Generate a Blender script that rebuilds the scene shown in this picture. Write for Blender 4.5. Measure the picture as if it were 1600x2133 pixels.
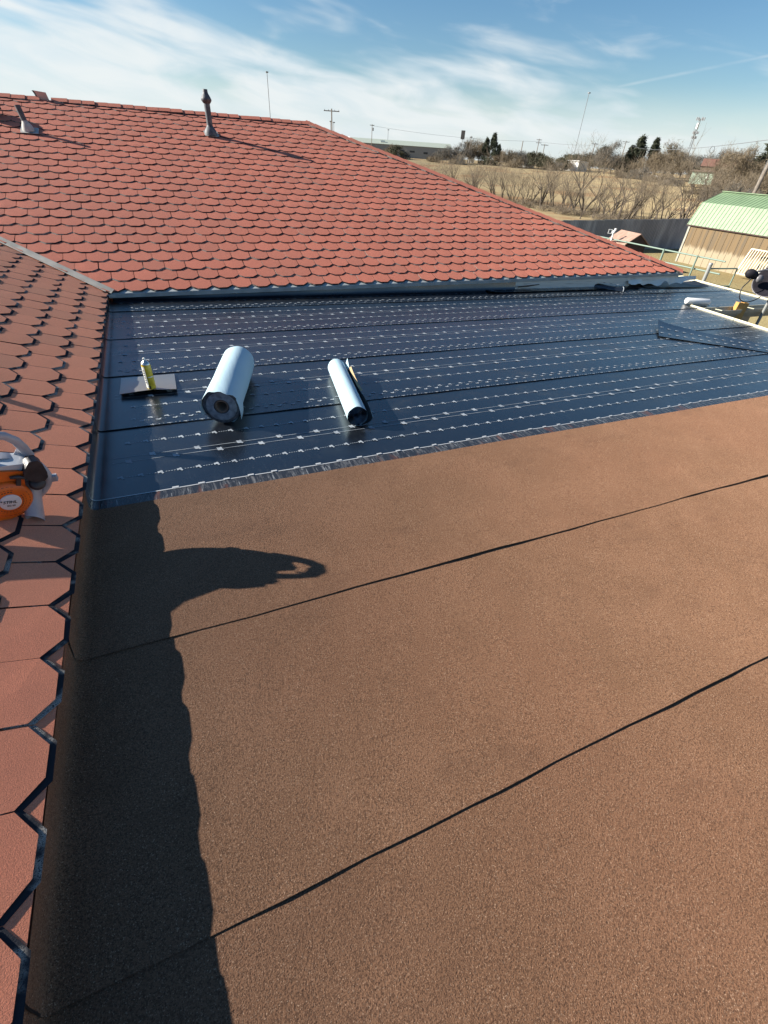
import bpy, bmesh, math, random
import numpy as np
from mathutils import Vector, Matrix

for _o in list(bpy.data.objects):
    bpy.data.objects.remove(_o)
SC = bpy.context.scene
COL = SC.collection
rad = math.radians

# ------------------------------------------------------------------ camera
CAM_F, CAM_C = 945.533, Vector((0.583, -6.5932, 1.4393))
CR = Vector((0.9149, -0.4005, 0.0547)); CD = Vector((-0.2078, -0.5820, -0.7862)); CF = Vector((0.3468, 0.7077, -0.6154))
CF.normalize(); CR = (CR - CF * CR.dot(CF)).normalized(); CD = CF.cross(CR).normalized()
camd = bpy.data.cameras.new('camera'); cam = bpy.data.objects.new('camera', camd); COL.objects.link(cam)
cam.matrix_world = Matrix(((CR.x, -CD.x, -CF.x, CAM_C.x), (CR.y, -CD.y, -CF.y, CAM_C.y), (CR.z, -CD.z, -CF.z, CAM_C.z), (0, 0, 0, 1)))
camd.sensor_fit = 'HORIZONTAL'; camd.sensor_width = 36.0; camd.lens = CAM_F / 1600 * 36.0
camd.clip_start = 0.05; camd.clip_end = 9000
SC.camera = cam

# ------------------------------------------------------------------ sun, sky, exposure
SUN = Vector((-0.805, 0.403, 0.435)).normalized()            # towards the sun
sun_el = math.asin(SUN.z); sun_az = math.atan2(SUN.x, SUN.y)
sd = bpy.data.lights.new('sun', 'SUN'); sd.energy = 5.0; sd.angle = rad(0.5); sd.color = (1.0, 0.93, 0.83)
so = bpy.data.objects.new('sun', sd); COL.objects.link(so)
so.rotation_euler = (-SUN).to_track_quat('-Z', 'Y').to_euler(); so.location = (-20, 10, 15)
SC.view_settings.view_transform = 'Standard'; SC.view_settings.look = 'None'
SC.view_settings.gamma = 1.0; SC.view_settings.exposure = 1.2; SC.view_settings.use_curve_mapping = False
SC.cycles.max_bounces = 4; SC.cycles.diffuse_bounces = 2; SC.cycles.glossy_bounces = 2; SC.cycles.caustics_reflective = False
SKY_STRENGTH = 0.053


class NT:
    """small helper round a node tree"""
    def __init__(self, tree): self.t = tree; self.n = tree.nodes; self.l = tree.links
    def put(self, sock, v):
        if isinstance(v, bpy.types.NodeSocket): self.l.new(v, sock)
        elif v is not None: sock.default_value = v
    def node(self, typ, **kw):
        n = self.n.new(typ)
        for k, v in kw.items(): setattr(n, k, v)
        return n
    def math(self, op, a, b=None, c=None, clamp=False):
        n = self.node('ShaderNodeMath', operation=op, use_clamp=clamp)
        for i, v in enumerate((a, b, c)): self.put(n.inputs[i], v)
        return n.outputs[0]
    def vmath(self, op, a, b=None):
        n = self.node('ShaderNodeVectorMath', operation=op)
        self.put(n.inputs[0], a); self.put(n.inputs[1], b)
        return n.outputs['Value'] if op in ('DOT_PRODUCT', 'LENGTH') else n.outputs[0]
    def noise(self, vec, scale, detail=4.0, rough=0.55, dist=0.0):
        n = self.node('ShaderNodeTexNoise'); self.put(n.inputs['Vector'], vec)
        n.inputs['Scale'].default_value = scale; n.inputs['Detail'].default_value = detail
        n.inputs['Roughness'].default_value = rough; n.inputs['Distortion'].default_value = dist
        return n.outputs['Fac']
    def smooth(self, v, a, b, lo=0.0, hi=1.0):
        n = self.node('ShaderNodeMapRange', interpolation_type='SMOOTHSTEP'); self.put(n.inputs[0], v)
        for i, x in zip((1, 2, 3, 4), (a, b, lo, hi)): self.put(n.inputs[i], x)
        return n.outputs[0]
    def lin(self, v, a, b, lo=0.0, hi=1.0):
        n = self.node('ShaderNodeMapRange'); self.put(n.inputs[0], v)
        for i, x in zip((1, 2, 3, 4), (a, b, lo, hi)): self.put(n.inputs[i], x)
        return n.outputs[0]
    def mix(self, f, a, b, blend='MIX'):
        n = self.node('ShaderNodeMix', data_type='RGBA', blend_type=blend); n.clamp_factor = True
        self.put(n.inputs[0], f)
        self.put(n.inputs[6], (*a, 1) if isinstance(a, tuple) and len(a) == 3 else a)
        self.put(n.inputs[7], (*b, 1) if isinstance(b, tuple) and len(b) == 3 else b)
        return n.outputs[2]
    def comb(self, x, y, z):
        n = self.node('ShaderNodeCombineXYZ')
        for i, v in enumerate((x, y, z)): self.put(n.inputs[i], v)
        return n.outputs[0]
    def sep(self, v):
        n = self.node('ShaderNodeSeparateXYZ'); self.put(n.inputs[0], v); return n.outputs
    def mapping(self, v, scale=(1, 1, 1), rot=(0, 0, 0), loc=(0, 0, 0)):
        n = self.node('ShaderNodeMapping'); self.put(n.inputs[0], v)
        n.inputs['Scale'].default_value = scale; n.inputs['Rotation'].default_value = rot; n.inputs['Location'].default_value = loc
        return n.outputs[0]


def build_world():
    w = bpy.data.worlds.new('World'); SC.world = w; w.use_nodes = True
    T = NT(w.node_tree); w.node_tree.nodes.clear()
    sky = T.node('ShaderNodeTexSky', sky_type='NISHITA'); sky.sun_disc = False
    sky.sun_elevation = sun_el; sky.sun_rotation = sun_az
    sky.altitude = 300; sky.air_density = 1.1; sky.dust_density = 0.15; sky.ozone_density = 3.2
    d = T.vmath('NORMALIZE', T.node('ShaderNodeTexCoord').outputs['Generated'])
    x, y, z = T.sep(d)
    az = T.math('ARCTAN2', x, y); el = T.math('ARCSINE', z)          # radians
    # cirrus: sheets thicken towards the horizon and towards one side of the sky
    eb = T.math('MULTIPLY_ADD', T.math('COSINE', T.math('ADD', az, rad(20))), rad(6.8), rad(1.7))
    v = T.comb(T.math('MULTIPLY', az, 3.2), T.math('MULTIPLY_ADD', az, 1.6, T.math('MULTIPLY', el, 15.0)), 5.1)
    big = T.noise(v, 1.35, 3, 0.5, 0.4)
    v2 = T.comb(T.math('MULTIPLY', az, 6.0), T.math('MULTIPLY_ADD', az, 3.0, T.math('MULTIPLY', el, 24.0)), 1.3)
    fine = T.noise(v2, 1.3, 5, 0.52, 0.5)
    shape = T.math('ADD', T.math('MULTIPLY', T.math('SUBTRACT', big, 0.5), 0.34), T.math('MULTIPLY', T.math('SUBTRACT', fine, 0.5), 0.10))
    hgt = T.math('ADD', T.math('SUBTRACT', eb, el), shape)
    dens = T.smooth(hgt, -0.05, 0.06)
    veil = T.math('MULTIPLY', T.smooth(fine, 0.5, 0.78), T.smooth(big, 0.42, 0.62))
    dens = T.math('MAXIMUM', T.math('MULTIPLY', dens, T.lin(fine, 0.3, 0.62, 0.80, 1.0)), T.math('MULTIPLY', veil, 0.5), clamp=True)
    dens = T.math('MULTIPLY', dens, T.smooth(el, rad(-1), rad(1.0), 0.85, 1.0))
    dens = T.math('MAXIMUM', dens, T.math('MULTIPLY', T.smooth(el, rad(6.5), rad(1.5)), T.lin(big, 0.3, 0.7, 0.78, 0.97)))
    # two old contrails
    for n, wdt, a0, amp in (((0.204, -0.058, -0.977), 0.0030, rad(41), 0.36), ((0.149, -0.081, -0.986), 0.0022, rad(34), 0.3)):
        dist = T.math('ABSOLUTE', T.vmath('DOT_PRODUCT', d, n))
        m = T.math('MULTIPLY', T.smooth(dist, wdt, 0.0), T.math('MULTIPLY', T.smooth(az, a0, a0 + 0.08), T.smooth(az, rad(75), rad(62))))
        dens = T.math('MAXIMUM', dens, T.math('MULTIPLY', m, T.math('MULTIPLY', amp, T.lin(fine, 0.3, 0.65, 0.15, 1.0))))
    skyc = T.node('ShaderNodeHueSaturation'); T.put(skyc.inputs['Color'], sky.outputs[0]); skyc.inputs['Saturation'].default_value = 1.2
    cloud = T.mix(T.smooth(fine, 0.35, 0.7), (6.3, 7.05, 7.5), (7.1, 7.5, 7.6))
    col = T.mix(T.math('MULTIPLY', dens, 0.93), skyc.outputs[0], cloud)
    bg = T.node('ShaderNodeBackground'); T.put(bg.inputs[0], col); bg.inputs[1].default_value = SKY_STRENGTH
    T.l.new(bg.outputs[0], T.node('ShaderNodeOutputWorld').inputs[0])


build_world()

# ------------------------------------------------------------------ materials
MATS = {}


def mat(name, color, rough=0.7, metal=0.0, spec=0.5, fn=None):
    """fn(T, pos) -> dict(color=, rough=, bump=(height, dist, strength))"""
    m = bpy.data.materials.new(name); m.use_nodes = True
    T = NT(m.node_tree); b = m.node_tree.nodes['Principled BSDF']
    b.inputs['Base Color'].default_value = (*color, 1); b.inputs['Roughness'].default_value = rough
    b.inputs['Metallic'].default_value = metal; b.inputs['Specular IOR Level'].default_value = spec
    if fn:
        r = fn(T, T.node('ShaderNodeNewGeometry').outputs['Position'])
        if 'color' in r: T.put(b.inputs['Base Color'], r['color'])
        if 'rough' in r: T.put(b.inputs['Roughness'], r['rough'])
        if 'diff' in r: b.inputs['Diffuse Roughness'].default_value = r['diff']
        if 'coat' in r: b.inputs['Coat Weight'].default_value = r['coat']; b.inputs['Coat Roughness'].default_value = 0.25
        if 'alpha' in r: T.put(b.inputs['Alpha'], r['alpha'])
        if 'bump' in r:
            n = T.node('ShaderNodeBump'); n.inputs['Strength'].default_value = r['bump'][2]; n.inputs['Distance'].default_value = r['bump'][1]
            T.put(n.inputs['Height'], r['bump'][0]); T.l.new(n.outputs[0], b.inputs['Normal'])
    MATS[name] = m
    return m


def rnd_val(T):
    oi = T.node('ShaderNodeObjectInfo').outputs['Random']
    at = T.node('ShaderNodeAttribute'); at.attribute_name = 'tint'
    return T.math('FRACT', T.math('ADD', oi, at.outputs['Fac']))


def simple_noise(c1, c2, scale, rough=0.8, bump=0.0, bd=0.01, lo=0.35, hi=0.65, detail=5):
    def fn(T, p):
        f = T.noise(p, scale, detail)
        r = dict(color=T.mix(T.lin(f, lo, hi), c1, c2), rough=rough)
        if bump: r['bump'] = (T.noise(p, scale * 3, 4), bd, bump)
        return r
    return fn


def shingle_fn(ca, cb, cg, diff=1.0, bs=0.55):
    def fn(T, p):
        r = rnd_val(T)
        base = T.mix(T.smooth(r, 0.0, 0.9), ca, cb)
        base = T.mix(T.math('MULTIPLY', T.smooth(r, 0.80, 0.98), 0.8), base, tuple(v * .82 for v in cg))
        big = T.noise(p, 0.7, 3); mid = T.noise(p, 9.0, 5, 0.6); g = T.noise(p, 330.0, 2, 0.8)
        base = T.mix(T.math('MULTIPLY', T.smooth(big, 0.42, 0.66), 0.55), base, tuple(v * .9 for v in cg))
        base = T.mix(T.math('MULTIPLY', T.smooth(mid, 0.5, 0.75), 0.3), base, tuple(v * 0.72 for v in cb))
        base = T.mix(T.lin(g, 0.30, 0.70, 0.0, 0.62), T.mix(0.5, base, tuple(min(1, v * 1.5 + .02) for v in ca)), tuple(v * 0.52 for v in cb))
        return dict(color=base, rough=0.95, diff=diff, bump=(T.math('ADD', g, T.math('MULTIPLY', T.noise(p, 170, 2), 0.3)), 0.0024, bs))
    return fn


mat('shingle_red', (0.3, 0.1, 0.07), spec=0.2, fn=shingle_fn((0.50, 0.165, 0.108), (0.39, 0.126, 0.082), (0.31, 0.145, 0.105), 0.35))
mat('shingle_wing', (0.38, 0.14, 0.09), spec=0.2, fn=shingle_fn((0.88, 0.295, 0.168), (0.78, 0.248, 0.138), (0.68, 0.275, 0.172), 1.0, 0.85))  # far slope's shingle, its red painted paler to make up for grazing sun
def edge_fn(T, p):
    g = T.noise(p, 300, 2, 0.7); w = T.noise(p, 5.5, 3, 0.6)
    f = T.math('MULTIPLY', T.smooth(w, 0.50, 0.58), T.smooth(g, 0.36, 0.52))
    return dict(color=T.mix(f, (0.020, 0.022, 0.028), (0.30, 0.28, 0.25)), rough=T.lin(f, 0, 1, 0.8, 0.95), bump=(g, 0.002, 0.6))


mat('shingle_edge', (0.05, 0.05, 0.055), 0.9, spec=0.15, fn=edge_fn)


def brown_fn(T, p):
    g = T.noise(p, 290.0, 2, 0.7); g2 = T.noise(p, 140.0, 2, 0.6)
    bigm = T.noise(p, 2.6, 4, 0.6); huge = T.noise(p, 0.8, 2)
    c = T.mix(T.smooth(bigm, 0.36, 0.66), (0.222, 0.117, 0.064), (0.264, 0.141, 0.079))
    c = T.mix(T.math('MULTIPLY', T.smooth(huge, 0.4, 0.65), 0.4), c, (0.268, 0.130, 0.072))
    c = T.mix(T.math('MULTIPLY', T.smooth(g, 0.49, 0.66), 0.95), c, (0.066, 0.032, 0.018))
    c = T.mix(T.math('MULTIPLY', T.smooth(g2, 0.49, 0.64), 0.62), c, (0.085, 0.042, 0.023))
    c = T.mix(T.smooth(T.noise(T.mapping(p, loc=(3, 5, 1)), 270, 2, 0.7), 0.58, 0.71), c, (0.48, 0.33, 0.22))
    scuff = T.math('MULTIPLY', T.smooth(T.noise(T.mapping(p, (1, 2.2, 1), rot=(0, 0, 0.6)), 1.7, 5, 0.7), 0.56, 0.72), 0.35)
    c = T.mix(scuff, c, (0.115, 0.060, 0.036))
    c = T.mix(T.math('MULTIPLY', T.node('ShaderNodeObjectInfo').outputs['Random'], 0.22), c, (0.12, 0.058, 0.034))
    return dict(color=c, rough=0.92, diff=1.0, bump=(T.math('ADD', g, g2), 0.0034, 0.85))


mat('brown_granules', (0.2, 0.1, 0.06), spec=0.25, fn=brown_fn)


def black_fn(T, p):
    sm = T.noise(p, 1.6, 5, 0.65); dust = T.noise(T.mapping(p, (1, 1.6, 1), loc=(4, 1, 0)), 2.3, 6, 0.7)
    fib = T.noise(T.mapping(p, (26, 5, 5), rot=(0, 0, 0.35)), 3.0, 5, 0.7)
    c = T.mix(T.smooth(dust, 0.5, 0.78), (0.006, 0.009, 0.014), (0.020, 0.024, 0.027))
    c = T.mix(T.math('MULTIPLY', T.smooth(fib, 0.56, 0.72), 0.22), c, (0.075, 0.085, 0.09))
    rg = T.math('ADD', T.lin(sm, 0.3, 0.7, 0.24, 0.34), T.math('MULTIPLY', T.smooth(dust, 0.5, 0.75), 0.12))
    wav = T.math('ADD', T.noise(T.mapping(p, (1.2, 0.5, 1), rot=(0, 0, 0.5)), 3.2, 3, 0.5), T.math('MULTIPLY', fib, 0.06))
    return dict(color=c, rough=rg, coat=0.35, bump=(wav, 0.02, 0.14))


mat('black_membrane', (0.02, 0.022, 0.026), 0.4, spec=1.0, fn=black_fn)
mat('membrane_plain', (0.013, 0.013, 0.015), 0.5, fn=simple_noise((0.012, 0.012, 0.014), (0.022, 0.021, 0.022), 8, 0.45))
mat('print_white', (0.42, 0.46, 0.48), 0.55, fn=simple_noise((0.22, 0.25, 0.28), (0.36, 0.40, 0.43), 14, 0.6))


def film_fn(T, p):
    s = T.noise(T.mapping(p, (16, 3.0, 3)), 2.2, 6, 0.75, 0.6); b = T.noise(T.mapping(p, (5, 1.5, 1)), 1.6, 3)
    s2 = T.noise(T.mapping(p, (60, 9, 3), rot=(0, 0, 0.3)), 1.2, 3, 0.6)
    c = T.mix(T.smooth(s, 0.46, 0.74), (0.022, 0.024, 0.028), (0.15, 0.15, 0.15))
    c = T.mix(T.math('MULTIPLY', T.smooth(s2, 0.60, 0.72), 0.55), c, (0.34, 0.36, 0.37))
    c = T.mix(T.math('MULTIPLY', T.smooth(b, 0.58, 0.7), 0.6), c, (0.16, 0.06, 0.028))
    return dict(color=c, rough=T.lin(s, 0.3, 0.7, 0.16, 0.36), bump=(s, 0.004, 0.35))


mat('selvage_film', (0.05, 0.05, 0.05), 0.25, fn=film_fn)
mat('film_line', (0.40, 0.42, 0.43), 0.35)
mat('release_film', (0.62, 0.68, 0.70), 0.4, fn=lambda T, p: dict(
    color=T.mix(T.noise(p, 5, 4), (0.34, 0.50, 0.585), (0.44, 0.585, 0.65)), rough=0.7, bump=(T.noise(T.mapping(p, (5, 1.2, 5)), 4, 4), 0.006, 0.35)))
mat('roll_end', (0.05, 0.06, 0.07), 0.6, fn=simple_noise((0.03, 0.037, 0.05), (0.10, 0.125, 0.16), 34, 0.6, 0.4, 0.003))
mat('roll_pale', (0.30, 0.36, 0.42), 0.5, fn=simple_noise((0.10, 0.135, 0.19), (0.22, 0.28, 0.35), 30, 0.6))
mat('core_card', (0.20, 0.155, 0.125), 0.9)
mat('cardboard_tan', (0.50, 0.36, 0.19), 0.8)
mat('metal_grey', (0.30, 0.32, 0.33), 0.45, 0.6, fn=lambda T, p: dict(
    color=T.mix(T.noise(p, 6, 5, .65), (0.20, 0.215, 0.225), (0.36, 0.38, 0.39)), rough=T.lin(T.noise(p, 11, 3), .3, .7, .38, .6)))
mat('valley_metal', (0.2, 0.2, 0.19), 0.6, 0.1, fn=simple_noise((0.13, 0.135, 0.13), (0.24, 0.235, 0.22), 4, 0.65))
mat('metal_drip', (0.34, 0.37, 0.37), 0.6, 0.1, fn=simple_noise((0.27, 0.30, 0.30), (0.40, 0.43, 0.43), 5, 0.6))
mat('vent_metal', (0.19, 0.20, 0.205), 0.6, 0.15, fn=simple_noise((0.045, 0.052, 0.062), (0.105, 0.115, 0.125), 14, 0.6))
mat('lead_boot', (0.40, 0.39, 0.36), 0.7, fn=simple_noise((0.32, 0.31, 0.29), (0.46, 0.45, 0.42), 20, 0.7))
mat('dark_vent', (0.025, 0.025, 0.027), 0.6)
mat('cap_lit_tone', (0.50, 0.36, 0.32), 0.9)  # pale tone painted in so the upright cap reads as sunlit
mat('board_grey', (0.46, 0.50, 0.49), 0.6, fn=lambda T, p: dict(
    color=T.mix(T.smooth(T.noise(T.mapping(p, (1, 1, 14)), 2.5, 6, .7), .5, .72), (0.74, 0.78, 0.76), (0.48, 0.50, 0.48)), rough=0.5))
mat('paint_cream', (0.74, 0.70, 0.50), 0.5, fn=simple_noise((0.68, 0.64, 0.45), (0.80, 0.77, 0.58), 4, 0.5))
mat('paint_white', (0.80, 0.80, 0.78), 0.45)
mat('gutter_beige', (0.33, 0.32, 0.26), 0.5, fn=simple_noise((0.28, 0.27, 0.215), (0.38, 0.37, 0.31), 3, 0.5))
mat('wood_post', (0.50, 0.27, 0.075), 0.75, fn=lambda T, p: dict(
    color=T.mix(T.noise(T.mapping(p, (20, 20, 2)), 3, 4), (0.42, 0.21, 0.05), (0.58, 0.34, 0.11)), rough=0.7))
mat('dish_dark', (0.05, 0.045, 0.055), 0.65, spec=0.2, fn=simple_noise((0.012, 0.011, 0.015), (0.022, 0.020, 0.026), 8, 0.65))
mat('dish_rim', (0.16, 0.155, 0.165), 0.35)
mat('cable_black', (0.015, 0.016, 0.02), 0.4)
mat('cable_white', (0.6, 0.58, 0.56), 0.5)
mat('brown_dark', (0.06, 0.032, 0.028), 0.8, fn=simple_noise((0.045, 0.025, 0.022), (0.08, 0.045, 0.038), 3, 0.8))
mat('stucco', (0.42, 0.38, 0.31), 0.9, fn=simple_noise((0.38, 0.345, 0.28), (0.46, 0.42, 0.35), 5, 0.9))
mat('orange', (0.62, 0.125, 0.012), 0.34, fn=simple_noise((0.56, 0.105, 0.010), (0.68, 0.15, 0.016), 9, 0.36))
mat('blower_grey', (0.34, 0.34, 0.37), 0.32, fn=simple_noise((0.29, 0.29, 0.32), (0.40, 0.40, 0.43), 12, 0.34))
mat('blower_light', (0.52, 0.54, 0.56), 0.18)
mat('black_plastic', (0.022, 0.02, 0.024), 0.5, fn=simple_noise((0.016, 0.015, 0.018), (0.035, 0.032, 0.036), 25, 0.5))
mat('badge', (0.62, 0.62, 0.63), 0.4)
mat('ink', (0.02, 0.02, 0.022), 0.6)
mat('can_yellow', (0.62, 0.45, 0.03), 0.35, fn=simple_noise((0.52, 0.36, 0.02), (0.70, 0.53, 0.06), 26, 0.35))
mat('can_white', (0.70, 0.71, 0.66), 0.35)
mat('can_metal', (0.62, 0.63, 0.62), 0.25, 0.9)


def ground_fn(T, p):
    x, y, z = T.sep(p)
    a = T.noise(T.mapping(p, (1, 1, 0)), 0.05, 5, 0.6); b = T.noise(T.mapping(p, (1, 1, 0)), 0.5, 6, 0.7); t = T.noise(T.mapping(p, (1, 1, 0)), 6.0, 4, 0.8)
    c = T.mix(T.smooth(a, 0.38, 0.62), (0.400, 0.310, 0.170), (0.330, 0.258, 0.146))
    c = T.mix(T.math('MULTIPLY', T.smooth(b, 0.45, 0.7), 0.5), c, (0.245, 0.185, 0.105))
    c = T.mix(T.math('MULTIPLY', T.smooth(t, 0.5, 0.7), 0.35), c, (0.13, 0.105, 0.055))
    rust = T.math('MULTIPLY', T.smooth(T.noise(T.mapping(p, (1, 1, 0), loc=(9, 2, 0)), 0.09, 3), 0.52, 0.64), 0.55)
    c = T.mix(rust, c, (0.25, 0.125, 0.06))
    near = T.math('MULTIPLY', T.smooth(T.math('POWER', T.math('ADD', T.math('POWER', x, 2.0), T.math('POWER', y, 2.0)), 0.5), 46, 38), 0.55)
    c = T.mix(near, c, (0.16, 0.145, 0.062))
    return dict(color=c, rough=1.0, diff=1.0, bump=(T.math('ADD', b, t), 0.15, 0.5))


mat('dry_grass', (0.3, 0.22, 0.12), 1.0, spec=0.1, fn=ground_fn)
mat('bark', (0.10, 0.078, 0.058), 0.95, fn=simple_noise((0.075, 0.058, 0.042), (0.15, 0.12, 0.09), 2.0, 0.95))
mat('twig', (0.17, 0.13, 0.085), 0.95, fn=simple_noise((0.165, 0.13, 0.09), (0.26, 0.21, 0.145), 0.5, 0.95))
mat('twig_far', (0.16, 0.125, 0.082), 0.95, fn=lambda T, p: dict(color=T.mix(rnd_val(T), (0.125, 0.098, 0.062), (0.20, 0.155, 0.098)), rough=0.95))
mat('twig_grey', (0.13, 0.12, 0.10), 0.95, fn=lambda T, p: dict(color=T.mix(rnd_val(T), (0.105, 0.098, 0.085), (0.155, 0.14, 0.115)), rough=0.95))
mat('needle', (0.035, 0.048, 0.026), 0.9, fn=lambda T, p: dict(color=T.mix(rnd_val(T), (0.028, 0.036, 0.020), (0.055, 0.062, 0.034)), rough=0.9))
mat('olive_leaf', (0.075, 0.075, 0.042), 0.9, fn=lambda T, p: dict(color=T.mix(rnd_val(T), (0.060, 0.062, 0.036), (0.105, 0.095, 0.055)), rough=0.9))
mat('shed_green', (0.24, 0.38, 0.24), 0.42, 0.0, fn=simple_noise((0.18, 0.265, 0.145), (0.225, 0.32, 0.18), 1.5, 0.5))
mat('shed_rib', (0.10, 0.18, 0.11), 0.5)


def plank_fn(T, p):
    x, y, z = T.sep(p)
    st = T.noise(T.mapping(p, (1, 5, 0.25)), 1.1, 6, 0.7); gr = T.noise(T.mapping(p, (1, 22, 0.6)), 1.4, 4, 0.7)
    c = T.mix(T.smooth(st, 0.42, 0.68), (0.185, 0.125, 0.062), (0.125, 0.096, 0.062))
    c = T.mix(T.math('MULTIPLY', T.smooth(gr, 0.5, 0.7), 0.4), c, (0.12, 0.088, 0.05))
    low = T.smooth(T.math('ADD', z, T.math('MULTIPLY', T.math('SUBTRACT', st, 0.5), 0.7)), -1.78, -2.0)
    c = T.mix(T.math('MULTIPLY', low, 0.85), c, (0.36, 0.30, 0.20))
    return dict(color=c, rough=0.85)


mat('shed_wood', (0.38, 0.25, 0.1), 0.85, fn=plank_fn)
mat('fence_tin', (0.07, 0.075, 0.085), 0.5, fn=lambda T, p: dict(
    color=T.mix(T.smooth(T.noise(T.mapping(p, (1.2, 1, 0.2)), 0.9, 6, .7), .4, .65), (0.21, 0.215, 0.235), (0.40, 0.40, 0.42)), rough=0.55))
mat('tin_edge', (0.42, 0.43, 0.44), 0.5)
mat('pipe_green', (0.18, 0.25, 0.20), 0.5)
mat('pipe_galv', (0.33, 0.34, 0.32), 0.45, 0.3)
mat('kennel_roof', (0.33, 0.21, 0.155), 0.85, fn=simple_noise((0.29, 0.18, 0.13), (0.38, 0.25, 0.19), 4, 0.85))
mat('far_roof', (0.36, 0.40, 0.33), 0.6)
mat('far_wall', (0.25, 0.25, 0.235), 0.8)
mat('window_dark', (0.02, 0.022, 0.026), 0.2)
mat('far_white', (0.78, 0.78, 0.74), 0.7)
mat('far_mint', (0.46, 0.58, 0.44), 0.7)
mat('far_brown', (0.17, 0.12, 0.08), 0.85)
mat('far_redroof', (0.20, 0.10, 0.07), 0.85)
mat('pole_wood', (0.20, 0.17, 0.14), 0.9, fn=simple_noise((0.16, 0.135, 0.11), (0.25, 0.215, 0.18), 6, 0.9))
mat('steel_far', (0.20, 0.21, 0.22), 0.5)
mat('tyre', (0.02, 0.02, 0.02), 0.8)


# ------------------------------------------------------------------ mesh helpers
class MB:
    def __init__(self): self.v = []; self.f = []; self.m = []; self.s = []
    def add(self, vs, fs, m=0, smooth=False):
        o = len(self.v); self.v.extend(tuple(p) for p in vs)
        for f in fs: self.f.append(tuple(i + o for i in f)); self.m.append(m); self.s.append(smooth)
    def box(self, c, s, M=None, m=0):
        c = Vector(c); pts = []
        for dx in (-.5, .5):
            for dy in (-.5, .5):
                for dz in (-.5, .5):
                    p = Vector((dx * s[0], dy * s[1], dz * s[2]))
                    if M: p = M @ p
                    pts.append(c + p)
        self.add(pts, [(0, 1, 3, 2), (4, 6, 7, 5), (0, 4, 5, 1), (2, 3, 7, 6), (0, 2, 6, 4), (1, 5, 7, 3)], m)
    def bar(self, a, b, w, h, m=0, up=(0, 0, 1)):
        a = Vector(a); b = Vector(b); d = (b - a); L = d.length; d.normalize()
        u = Vector(up); s = d.cross(u)
        if s.length < 1e-4: s = d.cross(Vector((1, 0, 0)))
        s.normalize(); u = s.cross(d)
        self.box((a + b) / 2, (L, w, h), Matrix((d, s, u)).transposed(), m)
    def tube(self, path, r, n=10, m=0, cap=True, smooth=True, flat=(1.0, 1.0)):
        path = [Vector(p) for p in path]; k = len(path)
        rs = r if isinstance(r, (list, tuple)) else [r] * k
        rings = []; up = None
        for i, p in enumerate(path):
            t = (path[min(i + 1, k - 1)] - path[max(i - 1, 0)]).normalized()
            if up is None:
                up = Vector((0, 0, 1)) if abs(t.z) < 0.9 else Vector((1, 0, 0))
            s = t.cross(up).normalized(); up = s.cross(t).normalized()
            rings.append([p + (s * math.cos(2 * math.pi * j / n) * flat[0] + up * math.sin(2 * math.pi * j / n) * flat[1]) * rs[i] for j in range(n)])
        vs = [q for rg in rings for q in rg]; fs = []
        for i in range(k - 1):
            for j in range(n):
                fs.append((i * n + j, i * n + (j + 1) % n, (i + 1) * n + (j + 1) % n, (i + 1) * n + j))
        self.add(vs, fs, m, smooth)
        if cap:
            self.add(rings[0], [tuple(range(n))[::-1]], m); self.add(rings[-1], [tuple(range(n))], m)
    def lathe(self, prof, base, axis=(0, 0, 1), n=20, m=0, smooth=True):
        ax = Vector(axis).normalized(); t = Vector((1, 0, 0)) if abs(ax.x) < 0.9 else Vector((0, 1, 0))
        s = ax.cross(t).normalized(); u = ax.cross(s); base = Vector(base); vs = []; fs = []
        for (r, h) in prof:
            for j in range(n):
                a = 2 * math.pi * j / n
                vs.append(base + ax * h + (s * math.cos(a) + u * math.sin(a)) * r)
        for i in range(len(prof) - 1):
            for j in range(n):
                fs.append((i * n + j, i * n + (j + 1) % n, (i + 1) * n + (j + 1) % n, (i + 1) * n + j))
        self.add(vs, fs, m, smooth)
    def prism(self, outline, to3d, d0, d1, m=0, smooth=False):
        n = len(outline); a = [to3d(x, y, d0) for x, y in outline]; b = [to3d(x, y, d1) for x, y in outline]
        self.add(a + b, [tuple(range(n))[::-1], tuple(range(n, 2 * n))], m)
        self.add(a + b, [(i, (i + 1) % n, n + (i + 1) % n, n + i) for i in range(n)], m, smooth)
    def grid(self, rows, m=0, smooth=True):
        nr = len(rows); nc = len(rows[0]); vs = [p for r in rows for p in r]
        self.add(vs, [(i * nc + j, i * nc + j + 1, (i + 1) * nc + j + 1, (i + 1) * nc + j) for i in range(nr - 1) for j in range(nc - 1)], m, smooth)
    def mesh(self, name, mats, off=(0, 0, 0)):
        me = bpy.data.meshes.new(name); o = Vector(off)
        me.from_pydata([(p[0] - o.x, p[1] - o.y, p[2] - o.z) for p in self.v], [], self.f)
        for m in mats: me.materials.append(MATS[m])
        me.polygons.foreach_set('material_index', self.m); me.polygons.foreach_set('use_smooth', self.s)
        me.update(); return me
    def build(self, name, mats, parent=None, fix=False):
        """world coordinates in; the object sits at its parent's origin"""
        off = Vector(parent['_w']) if parent is not None else Vector((0, 0, 0))
        if isinstance(mats, str): mats = [mats]
        me = self.mesh(name, mats, off)
        if fix:
            bm = bmesh.new(); bm.from_mesh(me); bmesh.ops.recalc_face_normals(bm, faces=bm.faces); bm.to_mesh(me); bm.free()
        o = bpy.data.objects.new(name, me); COL.objects.link(o)
        if parent is not None: o.parent = parent
        o['_w'] = tuple(off)
        return o


def tag(o, label=None, cat=None, group=None, kind=None):
    if label: o['label'] = label
    if cat: o['category'] = cat
    if group: o['group'] = group
    if kind: o['kind'] = kind
    return o


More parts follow.
